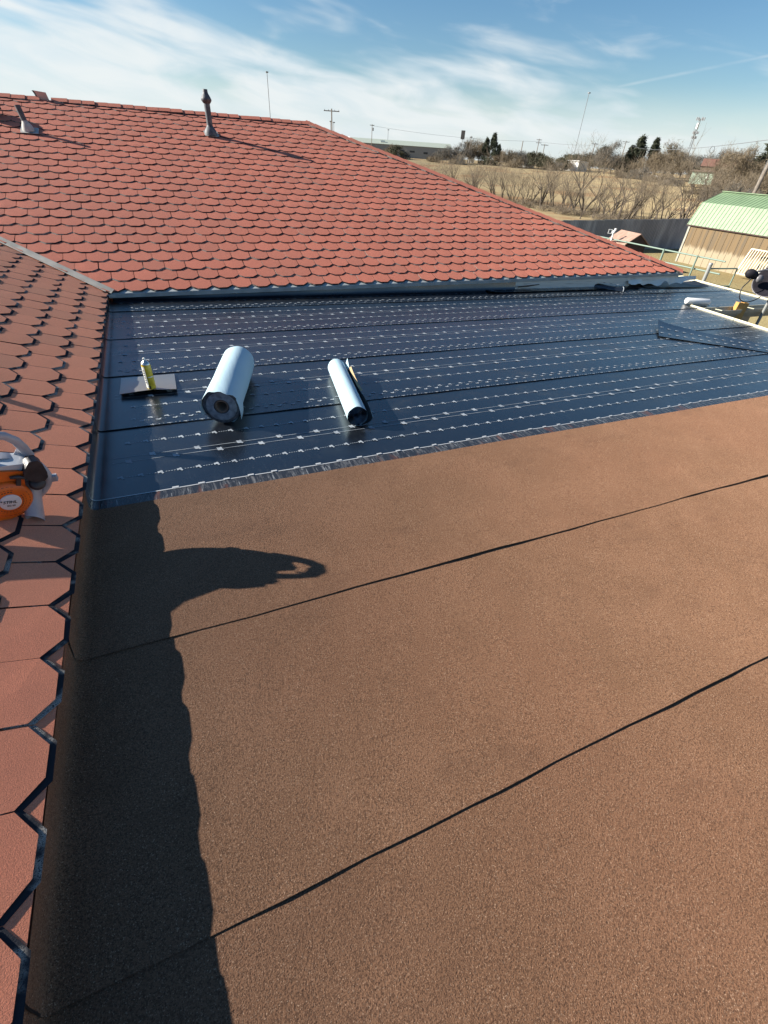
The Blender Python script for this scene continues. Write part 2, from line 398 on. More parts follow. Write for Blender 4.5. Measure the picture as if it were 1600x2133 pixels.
def thing(name, loc, label, cat, group=None):
    o = bpy.data.objects.new(name, None); COL.objects.link(o); o.location = loc; o.empty_display_size = 0.2
    o['_w'] = tuple(loc); tag(o, label, cat, group); return o


def single(mb, name, mats, loc, label, cat, group=None, fix=False):
    if isinstance(mats, str): mats = [mats]
    o = bpy.data.objects.new(name, mb.mesh(name, mats, loc)); COL.objects.link(o); o.location = loc; o['_w'] = tuple(loc)
    if fix:
        bm = bmesh.new(); bm.from_mesh(o.data); bmesh.ops.recalc_face_normals(bm, faces=bm.faces); bm.to_mesh(o.data); bm.free()
    return tag(o, label, cat, group)


def proj(p):
    v = Vector(p) - CAM_C; z = v.dot(CF)
    if z < 0.05: return None
    return (800 + CAM_F * v.dot(CR) / z, 1066.5 + CAM_F * v.dot(CD) / z)


# ------------------------------------------------------------------ the ground
def G(x, y):
    t = math.hypot(x, y); s = min(max((t - 45) / 190, 0), 1); s = s * s * (3 - 2 * s)
    return -2.8 + 4.6 * s + max(t - 235, 0) * 0.004


def build_ground():
    R = [0, 15, 30, 45, 55, 65, 75, 85, 95, 105, 120, 135, 150, 165, 180, 195, 210, 225, 240, 270, 310, 400, 600, 1000, 2000, 4000]
    n = 96; vs = [(0, 0, -2.8)]; fs = []; rng = random.Random(4)
    for r in R[1:]:
        for j in range(n):
            a = 2 * math.pi * j / n; x = r * math.cos(a); y = r * math.sin(a)
            vs.append((x, y, G(x, y) + (rng.uniform(-.12, .12) if 45 < r < 230 else 0)))
    for j in range(n): fs.append((0, 1 + j, 1 + (j + 1) % n))
    for i in range(len(R) - 2):
        for j in range(n):
            a = 1 + i * n; b = a + n
            fs.append((a + j, b + j, b + (j + 1) % n, a + (j + 1) % n))
    mb = MB(); mb.add(vs, fs, 0, True)
    tag(mb.build('ground', 'dry_grass'), kind='structure')


build_ground()

# ------------------------------------------------------------------ roofs: geometry constants
P = 0.3224; CP, SP = math.cos(P), math.sin(P)
TW, TE, TN = 0.25, 0.2214, 0.0595            # tab width, exposure, notch depth
RS = 5.98                                     # slope length to the ridge
RY, RZ = RS * CP, RS * SP
HX = 9.87                                     # eave corner of the hip


def LF(s, y, h=0.0): return Vector((-s * CP + SP * h, y, s * SP + CP * h))
def FF(x, s, h=0.0): return Vector((x, s * CP - SP * h, s * SP + CP * h))


M_LEFT = Matrix(((0, -CP, SP), (1, 0, 0), (0, SP, CP)))      # columns u, v, n
M_FAR = Matrix(((1, 0, 0), (0, CP, -SP), (0, SP, CP)))


def tab_mesh(var, thick=1.0, ex=0.0075):
    """one shingle tab: granule face over a darker backing, 26 faces; u across, v up the slope, n out"""
    rng = random.Random(var); w = TW; L = TE + TN + 0.03
    bu = 0.205 * w; su = 0.486 * w
    hb = (0.0100 + rng.uniform(-.0012, .0022)) * thick; ht = 0.0022
    j = lambda: rng.uniform(-.003, .003)
    out = [(-bu + j(), 0 + j() * .5), (bu + j(), 0 + j() * .5), (su, TN + j()), (su, L), (-su, L), (-su, TN + j())]
    hz = lambda v: hb + (ht - hb) * v / L
    mb = MB(); lift = [rng.uniform(-.0003, .0016) for _ in out]
    top = [(u, v, hz(v) + (lift[i] if i in (0, 1, 2, 5) else 0)) for i, (u, v) in enumerate(out)]
    cen = (0, TE * 0.45, hz(TE * 0.45) + rng.uniform(0.0015, 0.0045)); cu = (0, TE * .95, hz(TE * .95) + .0012)
    mb.add(top + [cen, cu], [(0, 1, 6), (1, 2, 6), (2, 3, 7, 6), (3, 4, 7), (4, 5, 6, 7), (5, 0, 6)], 0, True)
    bot = [(u, v, z - 0.0036 * thick) for (u, v, z) in top]
    mb.add(top + bot, [(i, i + 6, (i + 1) % 6 + 6, (i + 1) % 6) for i in (0, 1, 2, 4, 5)], 1)
    bk = [(-bu - ex * .5, -ex), (bu + ex * .5, -ex), (su + .003, TN - ex * 1.0), (su + .003, TN + .06), (-su - .003, TN + .06), (-su - .003, TN - ex * 1.0)]  # dark lip: part bare asphalt backing, part painted butt shadow
    bt = [(u, v, hz(max(v, 0)) - 0.0034 * thick) for u, v in bk]; bb = [(u, v, hz(max(v, 0)) - 0.0056 * thick) for u, v in bk]
    mb.add(bt + bb, [(0, 1, 2, 3, 4, 5)] + [(i, i + 6, (i + 1) % 6 + 6, (i + 1) % 6) for i in (0, 1, 2, 4, 5)], 1)
    return mb


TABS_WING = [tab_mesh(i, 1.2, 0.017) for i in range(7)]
TABS_FAR = [tab_mesh(i + 20, 1.5, 0.012) for i in range(7)]


def lay_shingles(parent, M, cells, inside_full, clip_planes, mats, nmax, TABS):
    """cells: (origin, in_u, in_v). the tabs that show largest become objects, the rest one mesh"""
    rng = random.Random(11)
    meshes = [t.mesh('shingle', mats) for t in TABS]
    off = Vector(parent['_w']); scored = []
    for k, (o, key) in enumerate(cells):
        pts = [proj(o + M @ Vector(c)) for c in ((-.12, 0, 0), (.12, 0, 0), (.12, .22, 0), (-.12, .22, 0))]
        a = 0
        if None not in pts and all(-10 < p[0] < 1610 and -10 < p[1] < 2143 for p in pts) and inside_full(key):
            a = abs(sum(pts[i][0] * pts[(i + 1) % 4][1] - pts[(i + 1) % 4][0] * pts[i][1] for i in range(4)) / 2)
        scored.append((a, k))
    scored.sort(reverse=True)
    chosen = {k for a, k in scored[:nmax] if a > 40}
    rest_v, rest_f, rest_m, tint = [], [], [], []
    arrs = [(np.array(t.v), t.f, t.m) for t in TABS]; Mn = np.array(M); nv = 0
    for k, (o, key) in enumerate(cells):
        t = rng.randrange(len(TABS)); tilt = rng.gauss(0, 0.0012) + (0.006 if rng.random() < 0.03 else 0)
        yaw = rng.gauss(0, 0.006); Rm = Matrix.Rotation(-abs(tilt), 3, 'X') @ Matrix.Rotation(yaw, 3, 'Z')
        o2 = o + M @ Vector((rng.gauss(0, .0015), rng.gauss(0, .0015), 0))
        if k in chosen:
            ob = bpy.data.objects.new('shingle', meshes[t]); COL.objects.link(ob); ob.parent = parent
            ob.matrix_basis = Matrix.Translation(o2 - off) @ (M @ Rm).to_4x4()
        else:
            v, f, m = arrs[t]; Q = Mn @ np.array(Rm)
            rest_v.append(v @ Q.T + np.array(o2 - off)); rest_f.extend(tuple(i + nv for i in ff) for ff in f); rest_m.extend(m)
            tint.extend([rng.random()] * len(f)); nv += len(v)
    if not rest_v: return
    me = bpy.data.meshes.new('shingles'); me.from_pydata(np.concatenate(rest_v).tolist(), [], rest_f)
    for m in mats: me.materials.append(MATS[m])
    me.polygons.foreach_set('material_index', rest_m)
    at = me.attributes.new('tint', 'FLOAT', 'FACE'); at.data.foreach_set('value', tint)
    bm = bmesh.new(); bm.from_mesh(me)
    for (co, no) in clip_planes:
        bmesh.ops.bisect_plane(bm, geom=bm.verts[:] + bm.edges[:] + bm.faces[:], plane_co=Vector(co) - off, plane_no=no, clear_outer=True)
    bm.to_mesh(me); bm.free()
    ob = bpy.data.objects.new('shingles', me); COL.objects.link(ob); ob.parent = parent; tag(ob, kind='stuff')


# ------------------------------------------------------------------ hipped house behind
def build_house():
    H = thing('house', (3.0, 5.7, -2.8), 'low house with hipped roof of scalloped red shingles and two vent pipes', 'house')
    # walls
    for (a, b) in (((-5.4, .24), (9.6, .24)), ((9.6, .24), (9.6, 11.1)), ((9.6, 11.1), (-5.4, 11.1))):
        mb = MB(); mb.bar((a[0], a[1], -1.5), (b[0], b[1], -1.5), 0.12, 2.7); mb.build('wall', 'stucco', H)
    # front slope deck
    mb = MB()
    top = [FF(-RY, RS, -.004), FF(HX - RY, RS, -.004), FF(HX, 0, -.004), FF(0, 0, -.004)]
    mb.add(top, [(0, 3, 2, 1)]); mb.add([p - Vector((0, 0, .018)) for p in top], [(0, 1, 2, 3)])
    slope = mb.build('roof_slope', 'shingle_red', H)
    # hip end and back
    mb = MB(); A = Vector((HX, 0, 0)); B = Vector((HX, 2 * RY, 0)); C = Vector((HX - RY, RY, RZ - .003)); mb.add([A, B, C], [(0, 1, 2)])
    D = Vector((-RY, RY, RZ - .003)); E = Vector((-RY - 3, 2 * RY, 0)); mb.add([B, E, D, C], [(0, 1, 2, 3)])
    mb.build('roof_back', 'shingle_red', H)
    # shingles
    cells = []; x0 = 1.435 + TW / 2
    for r in range(27):
        s = r * TE; y = s * CP
        xa = -y - .35; xb = HX - y + .3; k = math.floor((xa - x0) / TW) - 1
        while True:
            x = x0 + k * TW + (TW / 2 if r % 2 else 0); k += 1
            if x < xa: continue
            if x > xb: break
            cells.append((FF(x, s), (x, s)))
    full = lambda q: (q[0] - .13 > -q[1] * CP + .18) and (q[0] + .13 < HX - (q[1] + .3) * CP - .05) and q[1] < 26 * TE
    s2 = math.sqrt(.5)
    lay_shingles(slope, M_FAR, cells, full,
                 [((0, 0, 0), (-s2, -s2, 0)), ((HX, 0, 0), (s2, s2, 0)), ((0, RY, 0), (0, 1, 0))], ['shingle_red', 'shingle_edge'], 300, TABS_FAR)
    # ridge and hip caps, each a folded piece
    rng = random.Random(5)

    def cap(c, d, n1, n2, name='ridge_cap', raise_=0.020, wid=.125, ln=.25):
        d = d.normalized(); mb = MB(); rows = []
        for t, h in ((-.5, .012), (.5, .003)):
            b = c + d * (ln * t); up = Vector((0, 0, 1))
            rows.append([b - n1 * wid + up * (h + .002 + raise_), b - n1 * wid * .25 + up * (h + .012 + raise_), b + up * (h + .015 + raise_), b - n2 * wid * .25 + up * (h + .012 + raise_), b - n2 * wid + up * (h + .002 + raise_)])
        mb.grid(rows, 0, False)
        e = rows[0]; lo = [p - Vector((0, 0, .026)) for p in e]; mb.add(e + lo, [(i, i + 1, i + 6, i + 5) for i in range(4)], 1)
        for sd_ in (0, 4):
            q = [rows[0][sd_], rows[1][sd_]]; mb.add(q + [p - Vector((0, 0, .02)) for p in q], [(0, 1, 3, 2)], 1)
        return mb.build(name, ['shingle_red', 'shingle_edge'], H)
    nf = Vector((0, CP, SP)); nb = Vector((0, -CP, SP))
    x = -RY
    while x < HX - RY - .1:
        if abs(x + .585) > .1:
            cap(Vector((x, RY + rng.uniform(-.008, .008), RZ + rng.uniform(-.002, .006))), Vector((-1, rng.uniform(-.02, .02), 0)), nf, nb)
        x += .212
    hd = (Vector((HX, 0, 0)) - Vector((HX - RY, RY, RZ))); Lh = hd.length; hd.normalize(); t = .05
    acr = Vector((1, 1, 0)).normalized()
    n1 = (acr - Vector((0, 0, 1)) * (-SP * .7)) * 1.0
    va = Vector((-s2, -s2, -0.0)) * -1; 
    while t < Lh - .02:
        c = Vector((HX - RY, RY, RZ)) + hd * t
        # down-slope directions on each side, perpendicular to the hip in plan
        a = Vector((s2, s2, SP * s2 * 1.0)); b = Vector((-s2, -s2, SP * s2 * 1.0))
        cap(c + Vector((0, 0, rng.uniform(-.001, .005))), hd * 1.0, a, b, 'hip_cap'); t += .212
    # drip edge under the front eave
    mb = MB(); xs = [0.02, HX]
    rows = [[FF(xx, .10, .0006) for xx in xs], [FF(xx, -.022, .0006) for xx in xs], [FF(xx, -.026, -.004) for xx in xs], [FF(xx, -.026, -.004) + Vector((0, 0, -.042)) for xx in xs], [FF(xx, -.02, -.004) + Vector((0, 0, -.045)) for xx in xs]]
    mb.grid([list(r) for r in rows], 0, False); mb.build('drip_edge', 'metal_drip', H)
    # soffit and wall boards under the eave
    mb = MB(); mb.add([(0, -.02, -.052), (HX, -.02, -.052), (HX, .22, -.052), (0, .22, -.052)], [(0, 1, 2, 3)]); mb.build('soffit', 'board_grey', H)
    for (xa, xb, zt, zb) in ((5.9, 8.62, -.054, -.118), (5.9, 8.6, -.121, -.26), (8.64, HX - .05, -.054, -.118)):
        mb = MB(); mb.box(((xa + xb) / 2, .030 + (.03 if zt < -.1 else 0), (zt + zb) / 2), (xb - xa, .022, zt - zb)); mb.build('wall_board', 'board_grey', H)
    # torn board with a ragged lower edge
    mb = MB(); n = 26; up = []; lo = []
    for i in range(n + 1):
        xx = 8.5 + (10.35 - 8.5) * i / n; yy = .030 - .012 * math.sin(i * .5)
        z = -.150 - .055 * math.sin(min(1, i / n * 1.0) * math.pi) - .018 * math.sin(i * 1.3) + (.05 if 12 < i < 16 else 0)
        if i > 20: z = -.16 + .01 * (i - 20) * .2
        up.append(Vector((xx, yy + .004, -.08))); lo.append(Vector((xx, yy - .035 - .03 * math.sin(i * .7), z)))
    mb.grid([up, [(a + b) / 2 + Vector((0, -.004, 0)) for a, b in zip(up, lo)], lo], 0, True)
    o = mb.build('torn_board', 'board_grey', H); o['label'] = 'peeling board with ragged lower edge'
    # a lifted ridge cap standing on the ridge
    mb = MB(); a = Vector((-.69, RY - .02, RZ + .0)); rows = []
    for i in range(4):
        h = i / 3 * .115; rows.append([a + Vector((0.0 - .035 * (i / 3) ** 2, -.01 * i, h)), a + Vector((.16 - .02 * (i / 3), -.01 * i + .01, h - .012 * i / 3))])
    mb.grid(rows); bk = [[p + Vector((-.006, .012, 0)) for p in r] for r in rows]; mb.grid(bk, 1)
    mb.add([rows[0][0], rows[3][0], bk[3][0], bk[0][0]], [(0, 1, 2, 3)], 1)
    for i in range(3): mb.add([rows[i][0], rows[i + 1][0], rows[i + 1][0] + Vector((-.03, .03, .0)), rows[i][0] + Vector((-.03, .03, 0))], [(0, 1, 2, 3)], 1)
    o = mb.build('lifted_ridge_cap', ['cap_lit_tone', 'shingle_edge'], H); o['label'] = 'ridge cap flipped upright on the ridge'
    # vents
    vent_pipe(H, FF(2.02, 4.955, 0), .64, .052, True, Vector((0, 0, 1)))
    vent_pipe(H, FF(-.813, 4.52, 0), .33, .040, False, Vector((-.16, .05, 1)).normalized())
    # round dark roof vent at the left end
    mb = MB(); c = FF(-1.36, 5.05, 0)
    mb.lathe([(.20, 0), (.20, .012), (.105, .02), (.10, .10), (.17, .13), (.185, .19), (.15, .25), (.08, .275), (.0, .28)], c - Vector((0, 0, .03)), (0, -SP * .4, CP), 24)
    for k in range(12):
        a = 2 * math.pi * k / 12; mb.bar(c + Vector((math.cos(a) * .186, math.sin(a) * .186, .10)), c + Vector((math.cos(a + .25) * .165, math.sin(a + .25) * .165, .215)), .02, .008)
    o = mb.build('turbine_vent', 'dark_vent', H)
    # black membrane turned up against the wall, and a torn scrap of it
    mb = MB(); rows = []; xs = [0.03 + (5.93 - .03) * i / 30 for i in range(31)]
    rng2 = random.Random(3)
    top = [Vector((x, .012 + .004 * math.sin(x * 4), -.050 + rng2.uniform(-.003, .003))) for x in xs]
    bot = [Vector((x, -.012, flat_z(x, -.02) + .012)) for x in xs]; foot = [Vector((x, -.10, flat_z(x, -.10) + .0105)) for x in xs]
    mb.grid([top, [a.lerp(b, .6) + Vector((0, .006, 0)) for a, b in zip(top, bot)], bot, foot], 0, True)
    mb.build('wall_flashing', 'black_membrane', H)
    mb = MB(); mb.add([(6.0, .012, -.128), (6.42, .012, -.105), (6.45, .012, -.115), (6.2, .012, -.140), (6.0, .012, -.145)], [(0, 4, 3, 2, 1)]); mb.build('torn_scrap', 'membrane_plain', H)


def vent_pipe(H, base, h, r, capped, up):
    mb = MB(); side = Vector((1, 0, 0))
    sl = Vector((0, CP, SP)); n = Vector((0, -SP, CP))
    pl = [base + side * a + sl * b + n * .024 for a, b in ((-.115, -.10), (.13, -.10), (.13, .13), (-.115, .13))]
    pl2 = [p + n * .004 for p in pl]; mb.add(pl + pl2, [(4, 5, 6, 7), (0, 1, 5, 4), (1, 2, 6, 5), (3, 0, 4, 7)])
    k = r / .052
    mb.build('flashing_plate', 'lead_boot', H)
    mb = MB(); mb.lathe([(.115 * k, .0), (.112 * k, .03), (.100 * k, .07), (.075 * k, .105), (.058 * k, .125), (.053 * k, .14)], base + up * .004, up, 22); mb.build('flashing_boot', 'vent_metal' if capped else 'lead_boot', H)
    mb = MB(); mb.tube([base + up * .02, base + up * (h * .72 if capped else h)], r, 16)
    p = mb.build('vent_pipe', 'vent_metal', H)
    if capped:
        mb = MB(); mb.lathe([(.053, 0), (.062, .004), (.086, .035), (.092, .055), (.078, .085), (.060, .115), (.046, .14), (.042, .165), (.042, .19), (0, .19)], base + up * (h - .195), up, 20)
        mb.build('vent_cap', 'vent_metal', p)


def flat_z(x, y): return -0.1018 - 0.0151 * x + 0.015 * y


# ------------------------------------------------------------------ left wing
YN = -10.2


def build_wing():
    W = thing('house_wing', (-3.0, -5.0, -2.8), 'house wing with low red shingle slope beside the flat roof', 'house')
    mb = MB(); mb.bar((-.09, YN + .2, -1.45), (-.09, .1, -1.45), .1, 2.72); mb.build('wall', 'stucco', W)
    mb = MB(); mb.bar((-5.6, YN + .25, -1.5), (-.12, YN + .25, -1.5), .1, 2.6); mb.build('wall', 'stucco', W)
    mb = MB(); q = [LF(0, YN, -.004), LF(0, 0, -.004), LF(RS, RY, -.004), LF(RS, YN, -.004)]
    mb.add(q, [(0, 1, 2, 3)]); mb.add([p - Vector((0, 0, .018)) for p in q], [(3, 2, 1, 0)])
    mb.add([q[0], q[1], q[1] - Vector((.006, 0, .018)), q[0] - Vector((.006, 0, .018))], [(0, 3, 2, 1)])
    b1, b2 = LF(RS, YN), LF(RS, RY); mb.add([b1, b2, Vector((-2 * RY, RY, 0)), Vector((-2 * RY, YN, 0))], [(0, 1, 2, 3)])
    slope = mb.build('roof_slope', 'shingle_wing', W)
    # starter course showing in the notches
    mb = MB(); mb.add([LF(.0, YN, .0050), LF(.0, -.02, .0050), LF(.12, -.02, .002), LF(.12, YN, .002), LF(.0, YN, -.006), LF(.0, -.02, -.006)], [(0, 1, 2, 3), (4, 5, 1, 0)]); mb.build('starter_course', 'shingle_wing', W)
    cells = []; y0 = -6.0669 + TW / 2
    for r in range(27):
        s = r * TE; yb = s * CP + .3; k = math.floor((YN - y0) / TW)
        while True:
            y = y0 + k * TW + (TW / 2 if r % 2 else 0) - .004 * r; k += 1
            if y < YN + .1: continue
            if y > yb: break
            cells.append((LF(s + .006, y), (y, s)))
    s2 = math.sqrt(.5)
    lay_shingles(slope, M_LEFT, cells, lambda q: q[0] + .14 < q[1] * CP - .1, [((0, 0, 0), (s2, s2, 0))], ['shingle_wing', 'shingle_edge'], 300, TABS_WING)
    # valley metal standing proud between the slopes
    mb = MB(); vd = Vector((-CP, CP, SP)).normalized(); acr = Vector((s2, s2, 0)); rows = []
    for t in (-.05, .5, 1.2, 2.5, 4, 6.4, 8.3):
        c = vd * t
        prof = []
        for a, h in ((-.070, .028), (-.062, .036), (-.04, .028), (-.02, .016), (0, .012), (.025, .022), (.055, .032), (.062, .028)):
            base = c + acr * a; base.z = c.z + abs(a) * SP * .7; prof.append(base + Vector((0, 0, h)))
        rows.append(prof)
    mb.grid(rows, 0, False); mb.build('valley_flashing', 'valley_metal', W)
    mb = MB(); mb.box((.045, .02, -.03), (.12, .10, .035), Matrix.Rotation(.3, 3, 'Z')); mb.build('valley_end', 'metal_drip', W)
    # plumbing pipe up the slope, out of the picture to the left; its shadow falls across the slope
    mb = MB(); b = LF(.95, -3.08); mb.tube([b - Vector((0, 0, .03)), b + Vector((0, 0, .375))], .028, 14); mb.lathe([(.09, 0), (.08, .03), (.045, .08), (.03, .1)], b, (0, 0, 1), 18)
    mb.build('vent_pipe', 'vent_metal', W)


# ------------------------------------------------------------------ flat roof with membranes
def strip_rows(x1, ya, yb, hn, hf, seed, ups=True, lift=1.15):
    """cross section runs up the wall at x=0 then out along the flat; rows go from near edge ya to far edge yb"""
    rng = random.Random(seed); xs = []
    prof = [(-.004, .001), (-.014, -.05)] if ups else []
    flat = [.030, .10] if ups else [.02]
    x = .3
    while x < x1 - .1: flat.append(x); x += .12 if x < 6 else .3
    flat.append(x1)
    ph = [rng.uniform(0, 6.28) for _ in range(8)]
    wob = lambda x, k: .0022 * math.sin(x * 3.1 + ph[k]) + .0016 * math.sin(x * 7.7 + ph[k + 1]) + .0012 * math.sin(x * 17 + ph[k + 2])
    rows = []; ny = 5
    for i in range(ny + 1):
        f = i / ny; y = ya + (yb - ya) * f; h = hn + (hf - hn) * f; row = []
        for px, pz in prof: row.append(Vector((px + h * .6, y, pz)))
        if ups:
            for (px, dz) in ((-.019, .034), (-.015, .012), (.000, .002)): row.append(Vector((px + h * .3, y, flat_z(px, y) + dz + h)))
        for px in flat:
            e = 1.0 if i in (0,) else .0
            zz = (.0010 * math.sin(px * 2.3 + y * 3 + ph[6]) + .0008 * math.sin(px * 5.1 - y * 7 + ph[7])) + (max(0, wob(px, 3)) * lift if i == 0 else 0)
            row.append(Vector((px, y + e * wob(px, 0), flat_z(px, y) + h + zz)))
        rows.append(row)
    return rows


MARK_S = [(-.50, .28), (-.12, .34), (.16, .52), (.40, .30), (.42, .02), (.62, -.34), (.34, -.50), (.10, -.12), (-.14, -.06), (-.22, -.22), (-.44, -.20)]
MARK_L = [(-.52, .46), (.02, .36), (.18, .52), (.42, .36), (.40, -.02), (.66, -.42), (.38, -.54), (.22, -.34), (-.02, -.40), (-.30, -.36), (-.46, -.10), (-.42, .14)]


def build_flat():
    R = thing('flat_roof', (4.3, -4.5, -2.8), 'low slope roof being covered with brown and black membrane strips', 'roof')
    XE, XN, YNO = 8.65, 10.95, -1.39
    mb = MB(); z = -.022
    for (x0, x1, y0, y1) in ((-.03, XE, -9.3, YNO), (-.03, XN, YNO, .9)):
        t = [Vector((x, y, flat_z(x, y) + z)) for x, y in ((x0, y0), (x1, y0), (x1, y1), (x0, y1))]
        mb.add(t + [p - Vector((0, 0, .12)) for p in t], [(0, 1, 2, 3), (0, 4, 5, 1), (1, 5, 6, 2), (2, 6, 7, 3), (7, 6, 5, 4)])
    mb.build('roof_deck', 'stucco', R)
    for a, b in (((XE - .3, -9.2), (XE - .3, YNO)), ((XE - .3, YNO), (XN - .3, YNO + .3)), ((XN - .3, YNO + .3), (XN - .3, .2))):
        mb = MB(); mb.bar((*a, -1.62), (*b, -1.62), .12, 2.4); mb.build('wall', 'stucco', R)
    # black printed underlay, each sheet laps the nearer one
    seams = [-4.26, -3.30, -2.345, -1.39, -.435]; tops = seams[1:] + [.20]
    rngp = random.Random(8)
    for i, (ya, yb) in enumerate(zip(seams, tops)):
        x1 = XN if ya >= YNO - .01 else XE
        rows = strip_rows(x1, ya, yb + (.09 if i < 4 else .0), .0075 if i else .004, .001, 20 + i, True, .35 if i else 0)
        mb = MB(); mb.grid(rows)
        e = rows[0]; lo = [p - Vector((0, -.002, .0055)) for p in e]
        mb.add(e + lo, [(k, k + len(e), k + len(e) + 1, k + 1) for k in range(len(e) - 1)], 1)
        s = mb.build('black_membrane_sheet', ['black_membrane', 'membrane_plain'], R)
        # print
        pm = MB(); hn = .0075 if i else .004; H = lambda x, y: flat_z(x, y) + hn - (hn - .001) * (y - ya) / (yb + .09 - ya) + .0028

        def mark(x, y, sx, sy, poly):
            pm.add([(x + a * sx, y + b * sy, H(x + a * sx, y + b * sy)) for a, b in poly], [tuple(range(len(poly)))])

        def dash(x, y, l, wd): pm.add([(x - l / 2, y - wd / 2, H(x, y)), (x + l / 2, y - wd / 2, H(x, y)), (x + l / 2, y + wd / 2, H(x, y)), (x - l / 2, y + wd / 2, H(x, y))], [(0, 1, 2, 3)])
        ph = rngp.uniform(0, .11); dx = x1 - .1
        rowsd = [ya + .335, ya + .752] + ([yb - .02] if False else [])
        if ya + .752 > .14: rowsd = [ya + .335]
        for q, yy in enumerate(rowsd):
            x = .10 + (ph + q * .04) % .11
            while x < dx:
                mark(x, yy, .033, .040, MARK_S)
                for k in range(4): dash(x + .034 + k * .0160, yy, .0095, .0045)
                x += .11
        if ya + .58 < .16:
            for q, yy in enumerate((ya + .515, ya + .573)):
                pm.add([(x, yy + w, H(x, yy)) for x, w in ((.08, -.0018), (dx, -.0018), (dx, .0018), (.08, .0018))], [(0, 1, 2, 3)])
                x = .12 + (ph * 2 + q * .138) % .275
                while x < dx: mark(x, yy, .038, .046, MARK_L); x += .275
        if i > 0:
            x = .1 + ph
            while x < dx:
                mark(x, ya + .128, .034, .028, MARK_S); mark(x + .055, ya + .088, .034, .026, [(a, -b) for a, b in MARK_S][::-1])
                for k in range(2): dash(x + .030 + k * .016, ya + .126, .006, .003); dash(x + .085 + k * .014, ya + .09, .006, .003)
                for k in range(4): dash(x + k * .0275, ya + .011, .007, .006)
                mark(x + .012, ya + .006, .016, .018, MARK_S); x += .11
        tag(pm.build('printed_marks', 'print_white', s), kind='stuff')
    # brown cap sheets
    seams = [-5.2144, -6.2171, -7.215, -8.21, -9.2]; tops = [-4.22, -5.2144, -6.2171, -7.215, -8.21]
    for i, (ya, yb) in enumerate(zip(seams, tops)):
        rows = strip_rows(XE, ya, yb + (.08 if i else 0), .0165, .0095 if i else .0125, 40 + i)
        mb = MB(); mb.grid(rows)
        e = rows[0]; lo = [p - Vector((0, -.005, .0062)) for p in e]
        mb.add(e + lo, [(k, k + len(e), k + len(e) + 1, k + 1) for k in range(len(e) - 1)], 1)
        s = mb.build('brown_cap_sheet', ['brown_granules', 'membrane_plain'], R)
        if i == 0:
            e = rows[-1]; rng = random.Random(6)
            f0 = [p + Vector((0, .0, -.0015)) for p in e]; f1 = []
            for k, p in enumerate(e):
                dy = .085 + .003 * math.sin(k * .7); f1.append(p + Vector((0, dy, -.0015 + dy * .015)))
            mid = [a.lerp(b, .5) + Vector((0, 0, rng.uniform(0, .0008))) for a, b in zip(f0, f1)]
            mb = MB(); mb.grid([f0, mid, f1]); f = mb.build('selvage_film', 'selvage_film', s)
            mb = MB(); g0 = [p + Vector((0, -.002, .0018)) for p in f1]; g1 = [p + Vector((0, .006, .0016)) for p in f1]; mb.grid([g0, g1])
            x = .4
            while x < XE:
                yy = -4.22 + .087; mb.add([(x, yy, flat_z(x, yy) + .0155), (x + .036, yy, flat_z(x, yy) + .0155), (x + .036, yy + .014, flat_z(x, yy) + .0155), (x, yy + .014, flat_z(x, yy) + .0155)], [(0, 1, 2, 3)]); x += .145
            mb.build('film_edge', 'film_line', s)
    # edges of the roof
    def edge(name, a, b, m, w=.05, h=.06, up=.016):
        a = Vector((*a, flat_z(*a) + up - h / 2)); b = Vector((*b, flat_z(*b) + up - h / 2)); mb = MB(); mb.bar(a, b, w, h)
        mb.bar(a + Vector((0, 0, h / 2 + .004)), b + Vector((0, 0, h / 2 + .004)), w * .35, .008); mb.build(name, m, R)
    edge('edge_trim', (XE + .012, -2.02), (XE + .012, -1.25), 'paint_cream'); edge('edge_trim', (XE + .012, -9.3), (XE + .012, -2.03), 'paint_cream')
    edge('edge_trim', (XN + .02, YNO), (XN + .02, .85), 'paint_cream', .04)
    # gutter along the recess
    mb = MB(); prof = [(0, 0), (-.02, -.11), (-.10, -.125), (-.13, -.05), (-.135, .0), (-.125, .006), (-.11, -.0)]
    rows = []
    for x in (XE + .2, 9.4, 10.2, XN + .05): rows.append([Vector((x, YNO + a - .03, flat_z(x, YNO) - .015 + b)) for a, b in prof])
    mb.grid(rows, 0, False); mb.build('gutter', 'gutter_beige', R)
    mb = MB(); mb.bar((XE + .05, YNO - .012, flat_z(XE, YNO) - .09), (XN, YNO - .012, flat_z(XN, YNO) - .09), .02, .20); mb.build('fascia_board', 'gutter_beige', R)
    mb = MB()
    for x in (9.05, 9.9, 10.6): mb.bar((x, YNO - .02, flat_z(x, YNO) - .012), (x, YNO - .165, flat_z(x, YNO) - .006), .03, .006)
    mb.build('gutter_strap', 'paint_cream', R)


# ------------------------------------------------------------------ things on the roofs
def roll_frame(x, y, th, R):
    ax = Vector((math.sin(th), math.cos(th), 0)); sd_ = Vector((math.cos(th), -math.sin(th), 0))
    return Vector((x, y, flat_z(x, y) + R + .010)), ax, sd_, Vector((0, 0, 1))


def spiral(c, ax, sd_, up, r0, r1, turns, L, n=22, t0=0.0, thick=.0):
    rows = [[], []]
    N = int(turns * n)
    for i in range(N + 1):
        a = t0 + 2 * math.pi * turns * i / N; r = r0 + (r1 - r0) * i / N
        p = c + (sd_ * math.cos(a) + up * math.sin(a)) * r
        rows[0].append(p); rows[1].append(p + ax * L)
    return rows


